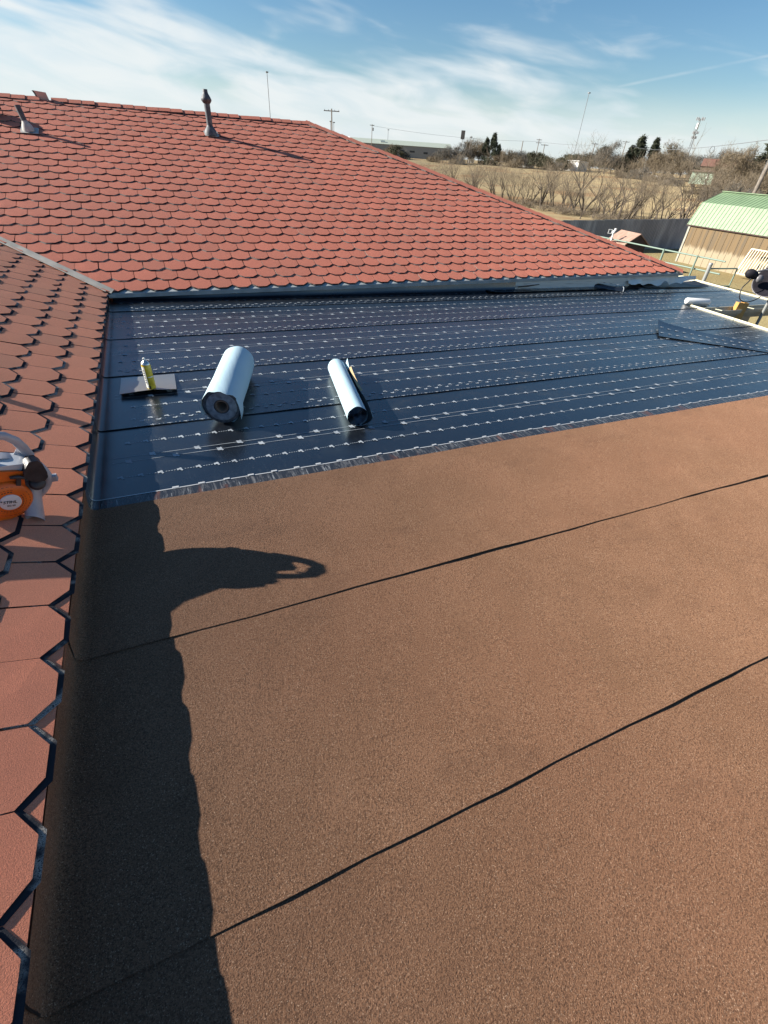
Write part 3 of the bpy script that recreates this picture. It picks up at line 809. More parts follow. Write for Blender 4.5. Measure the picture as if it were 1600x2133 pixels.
def build_rolls():
    rng = random.Random(2)
    # thick roll
    R = .132; L = .90; c, ax, sd_, up = roll_frame(.80, -3.413, .299, R)
    T = thing('membrane_roll', (c.x, c.y, c.z - R), 'thick membrane roll wrapped in pale film with torn near end', 'roofing roll')
    mb = MB(); n = 40; rows = []
    for t in (0, .02, .2, .42, .62, .88, 1.0):
        r0 = R * (1.0 + rng.uniform(-.012, .012)); row = []
        for j in range(n + 1):
            a = 2 * math.pi * j / n
            rr = r0 * (1 + .012 * math.sin(3 * a + t * 5) + .008 * math.sin(7 * a + t * 11))
            tt = t * L
            if t == 0: tt = -.028 + .022 * math.sin(a * 3 + .8) + .012 * math.sin(a * 9 + 1) + (.05 if math.sin(a) < -.35 else 0)
            if t == .02 and math.sin(a) < -.35: tt = .06
            row.append(c + ax * tt + (sd_ * math.cos(a) + up * math.sin(a)) * rr)
        rows.append(row)
    mb.grid(rows)
    far = rows[-1]; mb.add(far, [tuple(range(n))[::-1]], 0)
    mb.build('film_wrap', 'release_film', T)
    mb = MB(); mb.lathe([(R * .90, .30), (R * .95, .06), (R * .975, .0), (R * .95, -.004), (R * .86, .002), (R * .84, -.002), (R * .70, .003), (R * .68, 0), (R * .5, .003), (R * .48, 0), (R * .30, .001)], c + ax * .012, ax, 40)
    mb.build('wound_layers', 'roll_end', T)
    mb = MB(); mb.lathe([(R * .36, -.003), (R * .36, .004), (R * .30, -.004), (R * .29, .0), (R * .285, .3), (0, .3)], c + ax * .010, ax, 28); mb.build('core_tube', 'core_card', T)
    # pale inner wound face
    mb = MB(); mb.lathe([(R * .80, -.002), (R * .62, -.005), (R * .40, -.004)], c + ax * .008, ax, 36); mb.build('film_layers', 'roll_pale', T)
    # torn flap hanging at the near right of the end, and tear on the left
    mb = MB(); rows = []
    for k, (a, dr, da) in enumerate(((.55, .0, -.012), (.25, .004, -.045), (-.02, .008, -.065), (-.30, .012, -.05), (-.55, .02, -.02))):
        p = c + (sd_ * math.cos(a) + up * math.sin(a)) * (R + .002 + dr)
        rows.append([p + ax * (da - .02), p + ax * .06])
    mb.grid(rows); mb.build('torn_film', 'release_film', T)
    # slim part-used roll
    R = .077; L = 1.0; c, ax, sd_, up = roll_frame(1.727, -3.697, .172, R)
    T = thing('membrane_roll', (c.x, c.y, c.z - R), 'slim part used membrane roll with a dark loose end lifted beside it', 'roofing roll')
    mb = MB(); mb.grid(spiral(c, ax, sd_, up, .026, R - .003, 4.6, L, 26, 1.0)); mb.build('wound_sheet', 'roll_pale', T)
    mb = MB(); N = 40; rows = [[], []]
    for i in range(N + 1):
        a = -1.35 + (math.pi * 2 - .35) * i / N; r = R * (1 + .01 * math.sin(4 * a)); p = c + (sd_ * math.cos(a) + up * math.sin(a)) * r
        rows[0].append(p + ax * (.0 + .004 * math.sin(a * 5))); rows[1].append(p + ax * L)
    mb.grid([[r0 for r0 in rows[0]], [a.lerp(b, .5) for a, b in zip(*rows)], rows[1]]); mb.build('film_wrap', 'release_film', T)
    # loose end leaving the bottom of the roll to the right
    mb = MB(); rows = []; rows2 = []
    pr = [(-.02, -R + .003), (.03, -R + .002), (.07, -R + .012), (.10, -R + .032), (.118, -R + .060)]
    for k, (u, h) in enumerate(pr):
        row = []
        for t in range(9):
            f = t / 8; hh = h + (.055 * (k / 4) ** 2) * f + .006 * math.sin(f * 9) * k / 4
            row.append(c + sd_ * (u + .012 * k / 4 * math.sin(f * 6) - .02 * f * k / 4) + up * hh + ax * (f * L * (1 - .13 * k / 4)))
        rows.append(row); rows2.append([p - up * .0045 + sd_ * .003 for p in row])
    mb.grid(rows, 0); mb.grid(rows2, 1)
    mb.add(rows[-1] + rows2[-1], [(i, i + 1, i + 10, i + 9) for i in range(8)], 1)
    mb.build('loose_end', ['membrane_plain', 'release_film'], T)
    mb = MB(); e = rows[-1]; g = [p + sd_ * .018 + up * (.010 if 3 < i else .002) for i, p in enumerate(e)]; mb.grid([e[4:], g[4:]]); mb.build('paper_edge', 'cardboard_tan', T)
    mb = MB(); q = [rows[k][8] for k in range(1, 5)]; q2 = [p + ax * .09 + up * .018 * k for k, p in enumerate(q)]; mb.grid([q, q2]); mb.build('curled_corner', 'release_film', T)


def build_can_and_plate():
    # thin bent metal sheet
    mb = MB(); rows = []; x0, x1, y0, y1 = .118, .528, -2.77, -2.40
    for i in range(9):
        f = i / 8; y = y0 + (y1 - y0) * f; row = []
        for k in range(7):
            g = k / 6; x = x0 + (x1 - x0) * g + .006 * f
            z = flat_z(x, y) + .013 + .020 * (1 - f) ** 2 + .010 * (2 * f - 1) ** 2 * 0 + .006 * (1 - math.cos(g * 6.28)) * (1 - f)
            row.append(Vector((x, y, z)))
        rows.append(row)
    mb.grid(rows); mb.grid([[p - Vector((0, 0, .002)) for p in r] for r in rows])
    single(mb, 'metal_sheet', 'plate_metal', (.32, -2.58, flat_z(.32, -2.58)), 'thin bent sheet of pale metal under the yellow spray can', 'metal sheet')
    b = Vector((.352, -2.735, flat_z(.352, -2.735) + .045)); r = .033
    T = thing('spray_can', b, 'yellow spray can standing upright on a bent metal sheet', 'spray can')
    tl = Vector((0, .0, 1))
    mb = MB(); mb.lathe([(.0, 0.001), (r * .94, 0), (r, .004), (r, .186), (r * .97, .19)], b, tl, 28); mb.build('can_body', 'can_yellow', T)
    mb = MB(); mb.lathe([(r * .97, .1895), (r * 1.02, .192), (r * .98, .196), (r * .72, .212), (r * .45, .217), (r * .42, .221), (0, .221)], b, tl, 28); mb.build('can_shoulder', 'can_metal', T)
    mb = MB(); mb.lathe([(.007, .22), (.0085, .225), (.0085, .238), (.005, .241), (0, .241)], b, tl, 14); mb.bar(b + tl * .232 + Vector((-.012, -.002, 0)), b + tl * .232, .006, .006); mb.build('spray_nozzle', 'can_white', T)
    # printed side panel and bar marks
    sdv = tl.cross(Vector((0, 1, 0))).normalized(); fw = sdv.cross(tl)
    def patch(a0, a1, h0, h1, m, name, rr=r + .0008):
        mb = MB(); rows = []
        for i in range(9):
            a = a0 + (a1 - a0) * i / 8; d = Vector((math.cos(a), math.sin(a), 0)); d = (d - tl * d.dot(tl)).normalized() * rr
            rows.append([b + tl * h0 + d, b + tl * h1 + d])
        mb.grid(rows); mb.build(name, m, T)
    patch(2.35, 4.25, .012, .178, 'can_white', 'white_label')
    patch(4.22, 4.62, .006, .030, 'ink', 'label_print', r + .0016)
    patch(4.5, 5.7, .095, .102, 'can_white', 'label_stripe', r + .0016)
    for k in range(6): patch(3.55 + (k % 2) * .08, 3.95, .05 + k * .019, .058 + k * .019, 'ink', 'label_print', r + .0016)


def build_blower():
    U = Vector((SP, 0, CP)); F = Vector((.354, -.928, -.118)).normalized(); X = Vector((.88, .373, -.294)).normalized()
    O = Vector((-.28, -4.47, .28 * math.tan(P))) + U * .012
    def p3(x, z, y=0.0): return O + X * x + U * z + F * y          # y is towards the viewer
    T = thing('leaf_blower', O, 'orange and grey petrol leaf blower standing on the shingles', 'leaf blower')
    # fan housing: flat drum whose right rim curves up into the handle
    arc = []
    cx, cz, r = .015, .150, .125
    for k in range(25):
        a = -1.9 + 3.9 * k / 24; arc.append((cx + r * math.cos(a) * 1.0, cz + r * math.sin(a)))
    arc += [(-.11, .29), (-.135, .2), (-.13, .09), (-.09, .03)]
    mb = MB(); mb.prism(arc, lambda x, z, y: p3(x, z, y), -.035, .016, 0, True)
    inner = [(cx + (x - cx) * .93, cz + (z - cz) * .93) for x, z in arc]
    mb.prism(inner, lambda x, z, y: p3(x, z, y), .012, .040, 0, True)
    mb.build('fan_housing', 'blower_grey', T, True)
    # side rim band
    mb = MB(); path = [p3(.02 + (.150 - .026 * max(0, math.sin(a))) * math.cos(a), .172 + (.108 if a > 0 else .14) * math.sin(a), .028 - .05 * max(0, a)) for a in [-1.0 + 2.2 * k / 18 for k in range(19)]]
    mb.tube(path, .017, 10, flat=(1.1, 1.0)); mb.box(p3(.19, .165, .03), (.026, .026, .026)); mb.build('housing_rim', 'blower_grey', T)
    # handle loop
    pts = [(.112, .262), (.092, .302), (.066, .340), (.030, .364), (-.02, .370), (-.060, .356), (-.076, .320), (-.082, .275), (-.12, .22)]
    mb = MB(); mb.tube([p3(x, z, -.012) for x, z in pts], [.021, .020, .0185, .0175, .017, .0165, .0165, .019, .026], 12); mb.build('handle', 'blower_grey', T)
    mb = MB(); mb.tube([p3(x, z, -.012) for x, z in ((.0, .3605), (-.02, .3625), (-.04, .357))], .0185, 12); mb.build('handle_grip', 'black_plastic', T)
    mb = MB(); mb.bar(p3(-.045, .345, -.012), p3(-.035, .325, -.012), .010, .010); mb.build('trigger', 'black_plastic', T)
    # pale tank under the handle
    mb = MB(); ol = [(-.05, .245), (.06, .240), (.098, .248), (.110, .262), (.104, .270), (.075, .272), (.01, .268), (-.03, .264), (-.05, .258)]
    mb.prism(ol, lambda x, z, y: p3(x, z, y), -.03, .066, 0, True); o = mb.build('fuel_tank', 'blower_light', T, True); bev(o, .018)
    mb = MB(); mb.prism([(-.105, .21), (-.02, .22), (-.01, .262), (-.05, .276), (-.085, .285), (-.10, .26)], lambda x, z, y: p3(x, z, y), -.03, .012, 0, True); o = mb.build('handle_filler', 'blower_grey', T, True); bev(o, .008)  # out-of-view block added to close the gap in the handle's shadow
    # orange engine cover
    mb = MB(); ol = [(-.115, .05), (-.095, .02), (-.05, -.0), (.02, .005), (.07, .03), (.092, .075), (.088, .12), (.072, .155), (.07, .20), (.065, .245), (-.09, .252), (-.12, .2)]
    mb.prism(ol, lambda x, z, y: p3(x, z, y), .0, .080, 0, True); o = mb.build('engine_cover', 'orange', T, True); bev(o, .020)
    # round starter cover with slots
    cc = (.008, .112); mb = MB(); mb.lathe([(.088, .02), (.088, .030), (.080, .040), (.055, .045), (.0, .046)], p3(cc[0], cc[1], .06), F, 36); s = mb.build('starter_cover', 'orange', T)
    mb = MB()
    for ring, (ra, rb, hh) in enumerate(((.048, .060, .0445), (.064, .075, .0415))):
        for k in range(30):
            a = 2 * math.pi * k / 30 + .06
            if 0.55 < a < 1.25: continue
            q = []
            for rr, da in ((ra, .03), (rb, .03), (rb, .155), (ra, .155)):
                q.append(p3(cc[0] + rr * math.cos(a + da), cc[1] + rr * math.sin(a + da), .06 + hh + (.001 if rr == ra else -.0016 + .0012)))
            mb.add(q, [(0, 1, 2, 3)])
    tag(mb.build('vent_slots', 'ink', s), kind='stuff')
    bz = (.012, .112); mb = MB(); mb.lathe([(.0385, 0), (.0385, .004), (.036, .0055), (0, .006)], p3(bz[0], bz[1], .1045), F, 32); bd = mb.build('badge', 'badge', s)
    text3('STIHL', .019, p3(bz[0] - .003, bz[1] + .004, .1125), X, U, F, bd, .18)
    text3('BG 50', .011, p3(bz[0] + .001, bz[1] - .014, .1125), X, U, F, bd, .0)
    mb = MB(); d0 = p3(bz[0] - .032, bz[1] + .010, .1128)
    for k in range(3):
        a = k * math.pi / 3; mb.bar(d0 + X * (.0035 * math.cos(a)) + U * (.0035 * math.sin(a)), d0 - X * (.0035 * math.cos(a)) - U * (.0035 * math.sin(a)), .002, .0006, up=tuple(F))
    mb.build('emblem', 'ink', bd)
    # starter pull
    mb = MB(); mb.tube([p3(.018, .222, .088), p3(.045, .226, .094), p3(.082, .212, .088)], [.006, .0085, .006], 8); mb.bar(p3(.047, .222, .09), p3(.044, .186, .094), .016, .012, up=tuple(F)); mb.build('starter_pull', 'black_plastic', T)
    # air filter and fuel caps in black
    mb = MB(); ol = [(.062, .222), (.068, .262), (.082, .296), (.112, .300), (.130, .282), (.146, .242), (.150, .215), (.138, .196), (.112, .192), (.09, .20)]
    mb.prism(ol, lambda x, z, y: p3(x, z, y), .045, .096, 0, True); o = mb.build('filter_cover', 'black_plastic', T, True); bev(o, .016)
    mb = MB(); mb.lathe([(.0, .0), (.026, .0), (.030, .006), (.030, .024), (.024, .030), (0, .031)], p3(.115, .165, .065), (F * .75 + U * .65), 22); mb.build('fuel_cap', 'black_plastic', T)
    # outlet nozzle pointing down and towards the viewer
    mb = MB(); rows = []
    a0 = p3(.108, .150, .02); a1 = p3(.100, .085, .055); a2 = p3(.098, .022, .095)
    for c, hx, hy in ((a0, .040, .038), (a1, .037, .036), (a2, .036, .034)):
        dr = (a2 - a0).normalized(); s1 = X; s2_ = dr.cross(s1).normalized(); rows.append([c + s1 * hx * math.cos(t) + s2_ * hy * math.sin(t) for t in [2 * math.pi * k / 20 for k in range(21)]])
    tip = [p + (a2 - a0).normalized() * (.022 + .022 * math.sin(2 * math.pi * k / 20 + 2.2)) for k, p in enumerate(rows[-1])]
    rows.append(tip); mb.grid(rows); ins = [[p + (a2 - p) * .12 for p in tip], [p + (a1 - p) * .5 for p in rows[2]]]
    mb.grid([tip, ins[0], ins[1]]); mb.build('outlet_nozzle', 'blower_grey', T)
    # blower tube running off to the left, and feet
    mb = MB(); mb.tube([p3(-.06, .20, -.01), p3(-.17, .145, -.01), p3(-.30, .092, -.01), p3(-.62, .045, -.01)], [.05, .047, .042, .036], 18); mb.build('blower_tube', 'black_plastic', T)
    mb = MB(); mb.tube([p3(-.10, -.008, -.02), p3(.02, -.012, -.02), p3(.09, .002, -.02)], .012, 8); mb.tube([p3(-.09, -.006, .03), p3(.05, -.01, .03)], .010, 8); mb.build('foot', 'black_plastic', T)


def bev(o, w):
    m = o.modifiers.new('bevel', 'BEVEL'); m.width = w; m.segments = 3; m.limit_method = 'ANGLE'; m.angle_limit = rad(50)
    for p in o.data.polygons: p.use_smooth = True


def text3(s, size, c, X, U, F, parent, shear):
    cu = bpy.data.curves.new('txt', 'FONT'); cu.body = s; cu.size = size; cu.align_x = 'CENTER'; cu.align_y = 'CENTER'; cu.shear = shear; cu.offset = size * .018; cu.resolution_u = 3
    to = bpy.data.objects.new('txt', cu); COL.objects.link(to)
    me = bpy.data.meshes.new_from_object(to.evaluated_get(bpy.context.evaluated_depsgraph_get()))
    bpy.data.objects.remove(to); me.name = 'lettering'; me.materials.clear(); me.materials.append(MATS['ink'])
    M = Matrix((X, U, F)).transposed().to_4x4(); M.translation = c - Vector(parent['_w']); me.transform(M)
    o = bpy.data.objects.new('lettering', me); COL.objects.link(o); o.parent = parent; return o


def sheet_thing(name, corner, nx, ny, zf, mats, label, cat, marks=True):
    """a loose sheet lying on the flat roof; corner(f, g) -> (x, y); zf(f, g) lift"""
    mb = MB(); rows = []
    for i in range(ny + 1):
        row = []
        for k in range(nx + 1):
            x, y = corner(k / nx, i / ny); row.append(Vector((x, y, flat_z(x, y) + .016 + zf(k / nx, i / ny))))
        rows.append(row)
    mb.grid(rows); mb.grid([[p - Vector((0, 0, .004)) for p in r] for r in rows], 1)
    c = rows[ny // 2][nx // 2]
    T = thing(name, (c.x, c.y, flat_z(c.x, c.y)), label, cat)
    s = mb.build('sheet', mats, T)
    if marks:
        pm = MB()
        for g in marks:
            f = .03
            while f < .98:
                x, y = corner(f, g); z = flat_z(x, y) + .0175 + zf(f, g)
                pm.add([(x + a * .038, y + b * .044, z + .003) for a, b in MARK_S], [tuple(range(len(MARK_S)))]); f += .07
        tag(pm.build('printed_marks', 'print_white', s), kind='stuff')
    return T


def build_loose():
    # curled loose sheet near the right edge
    A, B, Cc, D = Vector((6.44, -2.47)), Vector((6.90, -2.04)), Vector((7.80, -3.10)), Vector((7.55, -3.34))
    def cr(f, g):
        p = A.lerp(D, f).lerp(B.lerp(Cc, f), g); return p.x, p.y
    sheet_thing('loose_membrane', cr, 18, 8, lambda f, g: .032 * max(0, g - .3) ** 2 * (1.02 - f) * 1.5 + .040 * math.exp(-f * 12) * (.15 + g) + .006 * g * math.sin(f * 9), ['black_membrane', 'membrane_plain'],
                'loose black membrane piece lying askew with its edge curled up', 'membrane sheet', (.25, .62))
    # flat offcut by the wall
    def cr2(f, g): return 8.9 + 1.65 * f + .10 * g, -.10 + .42 * g - .10 * f
    sheet_thing('loose_membrane', cr2, 10, 4, lambda f, g: .004 + .012 * math.sin(f * 8) * g + .02 * (f > .95), ['membrane_plain', 'membrane_plain'],
                'dark flat membrane offcut by the torn wall board', 'membrane sheet', None)
    # long lap strip with a turned corner
    def cr3(f, g): return 5.35 + 3.4 * f, -.16 + .22 * g + .06 * f
    sheet_thing('loose_membrane', cr3, 16, 3, lambda f, g: .006 + .02 * math.exp(-f * 30) * (1 - g), ['black_membrane', 'membrane_plain'],
                'narrow printed membrane strip along the foot of the wall', 'membrane sheet', (.5,))
    # folded bundle by the wall
    T = thing('folded_membrane', (8.0, .03, flat_z(8, .03)), 'folded black membrane bundle with white edge lying by the wall', 'membrane bundle')
    a = Vector((7.75, .17, flat_z(7.75, .17) + .014)); b = Vector((8.17, -.20, flat_z(8.17, -.2) + .014)); d = (b - a).normalized(); s = Vector((-d.y, d.x, 0))
    mb = MB(); rows = []
    for t in (0, .25, .5, .75, 1):
        c = a.lerp(b, t); wd = .10 + .04 * t; h = .055 - .008 * t + .008 * math.sin(t * 7); rows.append([c - s * wd, c - s * wd * .95 + Vector((0, 0, h * .7)), c - s * wd * .5 + Vector((0, 0, h)), c + s * wd * .2 + Vector((0, 0, h * .9)), c + s * wd * .8 + Vector((0, 0, h * .55)), c + s * wd + Vector((0, 0, .004))])
    mb.grid(rows); mb.add(rows[0], [tuple(range(6))]); mb.add(rows[-1], [tuple(range(6))[::-1]], 1); mb.build('bundle', ['black_membrane', 'membrane_plain'], T)
    mb = MB(); e = rows[-1]
    mb.tube([p + d * .004 for p in e], .007, 6); q = [e[0].lerp(e[5], .25), e[2].lerp(e[3], .6) * .6 + e[1] * .4, e[4].lerp(e[5], .4)]; mb.tube([p + d * .006 for p in q], .005, 6); mb.build('white_edge', 'print_white', T)
    pm = MB()
    for k in range(4):
        c = a.lerp(b, .2 + .2 * k) + Vector((0, 0, .083)) - s * .03; pm.add([(c.x + u * .05, c.y + v * .04, c.z) for u, v in MARK_L], [tuple(range(len(MARK_L)))])
    tag(pm.build('printed_marks', 'print_white', T), kind='stuff')
    # white tube lying on the roof corner
    mb = MB(); a = Vector((8.60, -1.16, flat_z(8.6, -1.16) + .062)); b = Vector((9.02, -1.30, flat_z(9.02, -1.3) + .062)); d = (b - a).normalized(); L = (b - a).length
    mb.lathe([(0, 0), (.025, .0), (.045, .012), (.052, .03), (.052, L - .03), (.045, L - .012), (.02, L), (0, L)], a, d, 18)
    single(mb, 'white_tube', 'paint_white', (8.8, -1.23, flat_z(8.8, -1.23)), 'short white rounded tube lying on the roof corner by the gutter', 'tube')
    # post, dish
    a = Vector((9.40, -1.53, G(9.4, -1.5))); b = Vector((9.585, -1.50, -.175))
    T = thing('wooden_post', a, 'orange brown timber post of two boards rising past the gutter', 'post')
    dirp = (b - a).normalized(); sdv = Vector((.92, -.38, 0)); 
    for off in (-.046, .046):
        mb = MB(); mb.bar(a + sdv * off, b + sdv * off, .088, .09, up=(.4, .9, 0)); mb.build('board', 'wood_post', T)
    mb = MB(); mb.tube([b + Vector((.10, -.07, -.10)), b + Vector((.06, -.04, -.10))], .012, 8); mb.build('bolt', 'pipe_galv', T)
    c = Vector((9.98, -1.60, .17)); T = thing('satellite_dish', (9.95, -1.6, G(9.95, -1.6)), 'dark grey satellite dish above the timber post at right edge', 'satellite dish')
    ax = Vector((-.78, -.12, .62)).normalized(); mb = MB(); R = .30
    mb.lathe([(0, -.085), (.10, -.075), (.2, -.045), (.28, -.008), (R, .004), (R + .006, .008), (R, .012), (.27, -.0), (.2, -.035), (.1, -.064), (0, -.074)], c, ax, 36); mb.build('reflector', 'dish_dark', T)
    mb = MB(); t1 = ax.cross(Vector((0, 0, 1))).normalized(); t2 = ax.cross(t1); mb.tube([c + ax * .009 + (t1 * math.cos(k * math.pi / 18) + t2 * math.sin(k * math.pi / 18)) * R for k in range(37)], .008, 6); mb.build('rim', 'dish_rim', T)
    foc = Vector((9.66, -1.36, .235))
    mb = MB(); mb.tube([c - ax * .05 + Vector((0, 0, .18)), foc + Vector((.16, -.08, .07)), foc + Vector((.03, -.02, .02))], .016, 8); mb.build('feed_arm', 'dish_rim', T)
    mb = MB(); d = Vector((-.75, .35, .25)).normalized(); mb.lathe([(0, -.14), (.035, -.13), (.06, -.08), (.072, -.02), (.070, .03), (.05, .07), (.02, .09), (0, .092)], foc, d, 24); mb.build('feed_horn', 'dish_dark', T)
    mb = MB(); mb.lathe([(0, -.02), (.05, -.01), (.062, .02), (.05, .045), (0, .05)], foc + Vector((.10, -.10, -.06)), (-.2, -.9, .2), 20); mb.build('feed_cap', 'dish_rim', T)
    mb = MB(); mb.tube([c - ax * .07, c - ax * .15, Vector((10.12, -1.6, -.2)), Vector((10.12, -1.6, G(10.1, -1.6)))], .025, 10); mb.build('mast', 'pipe_galv', T)
    pth = [foc + Vector((.02, -.03, .0)), foc + Vector((-.04, -.05, -.10)), Vector((9.54, -1.40, .03)), Vector((9.53, -1.43, -.09)), Vector((9.57, -1.47, -.155)), Vector((9.68, -1.52, -.165)), Vector((9.80, -1.57, -.11)), Vector((9.90, -1.60, -.01)), Vector((9.97, -1.62, .06))]
    mb = MB(); mb.tube(smooth_path(pth, 4), .0085, 8); mb.build('cable', 'cable_black', T)
    # dark panel and cable below the roof at the right edge
    mb = MB(); mb.box((10.35, -2.35, -1.5), (.9, .08, 2.1), Matrix.Rotation(.25, 3, 'Z')); mb.box((10.35, -2.40, -1.5), (.08, .05, 2.1), Matrix.Rotation(.25, 3, 'Z'))
    single(mb, 'wood_panel', 'brown_dark', (10.35, -2.35, -2.8), 'dark brown board panel standing on the ground beside the recess', 'panel')


def smooth_path(p, k):
    out = []
    for i in range(len(p) - 1):
        p0, p1, p2, p3_ = p[max(i - 1, 0)], p[i], p[i + 1], p[min(i + 2, len(p) - 1)]
        for j in range(k):
            t = j / k; out.append(.5 * ((2 * p1) + (p2 - p0) * t + (2 * p0 - 5 * p1 + 4 * p2 - p3_) * t * t + (3 * p1 - p0 - 3 * p2 + p3_) * t ** 3))
    out.append(p[-1]); return out


mat('plate_metal', (0.5, 0.5, 0.46), 0.3, 0.75, fn=lambda T, p: dict(color=T.mix(T.noise(p, 5, 3), (0.34, 0.35, 0.34), (0.46, 0.46, 0.42)), rough=0.34))


# ------------------------------------------------------------------ the yard beyond
def build_yard():
    # gambrel shed with ribbed green roof
    y1, y0 = 16.0, 8.6; prof = [(31.0, -.80), (31.56, .335), (33.1, .905), (34.64, .335), (35.2, -.80)]
    S = thing('garden_shed', (33.1, 12.3, -2.8), 'wooden shed under a green ribbed metal gambrel roof', 'shed')
    mb = MB(); mb.box((33.1, (y0 + y1) / 2, -1.85), (4.0, y1 - y0 - .3, 2.1)); mb.build('wall', 'shed_wood', S)
    mb = MB(); mb.box((31.085, y1 - .17, -1.8), (.06, .12, 2.0)); mb.build('corner_trim', 'gutter_beige', S)
    n = 17
    for k in range(n):
        yy = y0 + .2 + (y1 - .45 - y0) * k / n; mb = MB(); mb.box((31.085, yy, -1.82), (.003, .022, 2.0)); mb.build('batten', 'shed_wood', S)
    mb = MB(); g = [(31.1, y1 - .15, -.82)] + [(x + .05, y1 - .15, z - .05) for x, z in prof[1:4]] + [(35.1, y1 - .15, -.82)]; mb.add(g, [(0, 1, 2, 3, 4)]); mb.build('gable', 'shed_wood', S)
    for i, (a, b) in enumerate(zip(prof[:-1], prof[1:])):
        mb = MB(); pa, pb = Vector((a[0], 0, a[1])), Vector((b[0], 0, b[1])); nrm = Vector((-(pb - pa).z, 0, (pb - pa).x)).normalized()
        q = [Vector((p.x, y, p.z)) for p, y in ((pa, y0), (pb, y0), (pb, y1), (pa, y1))]; mb.add(q + [p - nrm * .03 for p in q], [(0, 1, 2, 3), (7, 6, 5, 4), (0, 3, 7, 4), (3, 2, 6, 7), (0, 4, 5, 1)])
        pan = mb.build('roof_panel', 'shed_green', S)
        if i < 2:
            yy = y1 - .05
            while yy > y0:
                mb = MB(); mb.bar(Vector((pa.x, yy, pa.z)) + nrm * .014, Vector((pb.x, yy, pb.z)) + nrm * .014, .016, .012); mb.build('roof_rib', 'shed_rib', pan); yy -= .232
    mb = MB(); mb.bar((33.1, y0, .925), (33.1, y1, .925), .3, .03); mb.build('ridge_cap', 'shed_green', S)
    mb = MB(); mb.bar((31.0, y0, -.83), (31.0, y1, -.83), .03, .05); mb.build('eave_trim', 'brown_dark', S)
    # dark sheet fence
    Fn = thing('sheet_fence', (27, 20.3, -2.8), 'long dark corrugated sheet fence behind the shed', 'fence')
    x = 18.0; rng = random.Random(9)
    while x < 38.5:
        t = (x - 26.35) / 10.25; zt = -1.10 + .22 * t + rng.uniform(-.015, .015); mb = MB(); wv = []
        for k in range(13):
            xx = x + .9 * k / 12; wv.append((xx, 20.3 + .02 * (k % 2)))
        lo = [Vector((a, b, -2.9)) for a, b in wv]; hi = [Vector((a, b, zt)) for a, b in wv]; mb.grid([lo, hi], 0, False)
        pnl = mb.build('fence_sheet', 'fence_tin', Fn)
        mb = MB(); mb.grid([[p + Vector((0, -.004, -.035)) for p in hi], [p + Vector((0, -.004, .003)) for p in hi]], 0, False); mb.build('cut_edge', 'tin_edge', pnl)
        x += .885
    # pipe rail
    Rl = thing('pipe_fence', (24.5, 10, -2.8), 'green pipe rail fence running in front of the shed', 'fence')
    for z0, nm in ((-1.5, 'rail'), (-2.02, 'rail')):
        mb = MB(); mb.tube([(24.3, 18.0, z0), (24.4, 12.0, z0), (24.6, 8.6, z0)], .035, 8); mb.build(nm, 'pipe_green', Rl)
    for y in (17.2, 14.3, 11.8, 9.9):
        mb = MB(); mb.tube([(24.4, y, -2.85), (24.4, y, -1.46)], .04 if y != 11.8 else .055, 8); mb.build('post', 'pipe_green', Rl)
    Gt = thing('gate_post', (17.1, 5.5, -2.8), 'thick galvanised gate post with a short braced frame', 'gate post')
    pb = Vector((17.2, 4.35, -2.85)); mb = MB(); mb.tube([pb, pb + Vector((0, 0, 2.12))], .06, 12); mb.lathe([(.066, 0), (.066, .03), (.04, .05), (0, .055)], pb + Vector((0, 0, 2.1)), (0, 0, 1), 12); mb.build('post', 'pipe_galv', Gt)
    for zz in (1.98, 1.45):
        mb = MB(); mb.tube([pb + Vector((0, 0, zz)), pb + Vector((.9, -.35, zz + .05))], .022, 8); mb.build('rail', 'pipe_green', Gt)
    mb = MB(); mb.tube([pb + Vector((.9, -.35, 2.03)), pb + Vector((.9, -.35, 1.0))], .022, 8); mb.build('upright', 'pipe_green', Gt)
    # cream grid panel leaning on the shed
    Gp = thing('grid_panel', (29.9, 11.6, -2.8), 'cream metal bar panel leaning on the shed wall', 'gate panel')
    ya, yb = 11.2, 9.2
    for zz in (.22, 1.32):
        mb = MB(); mb.bar((30.2 + zz * .4 - .3, ya, -2.8 + zz * 1.06), (30.2 + zz * .4 - .3, yb, -2.8 + zz * 1.06), .04, .05); mb.build('rail', 'paint_cream', Gp)
    k = 0; y = ya
    while y > yb:
        mb = MB(); mb.bar((29.99, y, -2.57), (30.43, y, -1.40), .025 if k else .05, .03); mb.build('bar', 'paint_cream', Gp); y -= .145; k += 1
    # kennel
    K = thing('kennel', (25.2, 14.9, -2.8), 'low kennel with brown pitched roof beside the pipe fence', 'kennel')
    a = Vector((25.47, 15.83, -1.10)); b = Vector((25.05, 14.03, -1.09)); d = (b - a).normalized(); s = Vector((d.y, -d.x, 0)).normalized()
    if s.x > 0: s = -s
    for sg, nm in ((1, 'roof_panel'), (-1, 'roof_panel')):
        mb = MB(); q = [a, b, b + s * sg * .78 + Vector((0, 0, -.52)), a + s * sg * .78 + Vector((0, 0, -.52))]; mb.add(q + [p - Vector((0, 0, .05)) for p in q], [(0, 1, 2, 3), (7, 6, 5, 4), (0, 4, 5, 1), (1, 5, 6, 2), (2, 6, 7, 3), (3, 7, 4, 0)]); mb.build(nm, 'kennel_roof', K)
    mb = MB(); c = (a + b) / 2 - Vector((0, 0, 1.05)); M = Matrix((d, s, Vector((0, 0, 1)))).transposed(); mb.box(c - Vector((0, 0, .15)), (1.65, 1.15, 1.35), M); mb.build('wall', 'brown_dark', K)
    mb = MB(); e = b - d * .06; mb.add([e - Vector((0, 0, .03)), e + s * .6 + Vector((0, 0, -.47)), e - s * .6 + Vector((0, 0, -.47))], [(0, 1, 2)]); mb.build('gable', 'brown_dark', K)
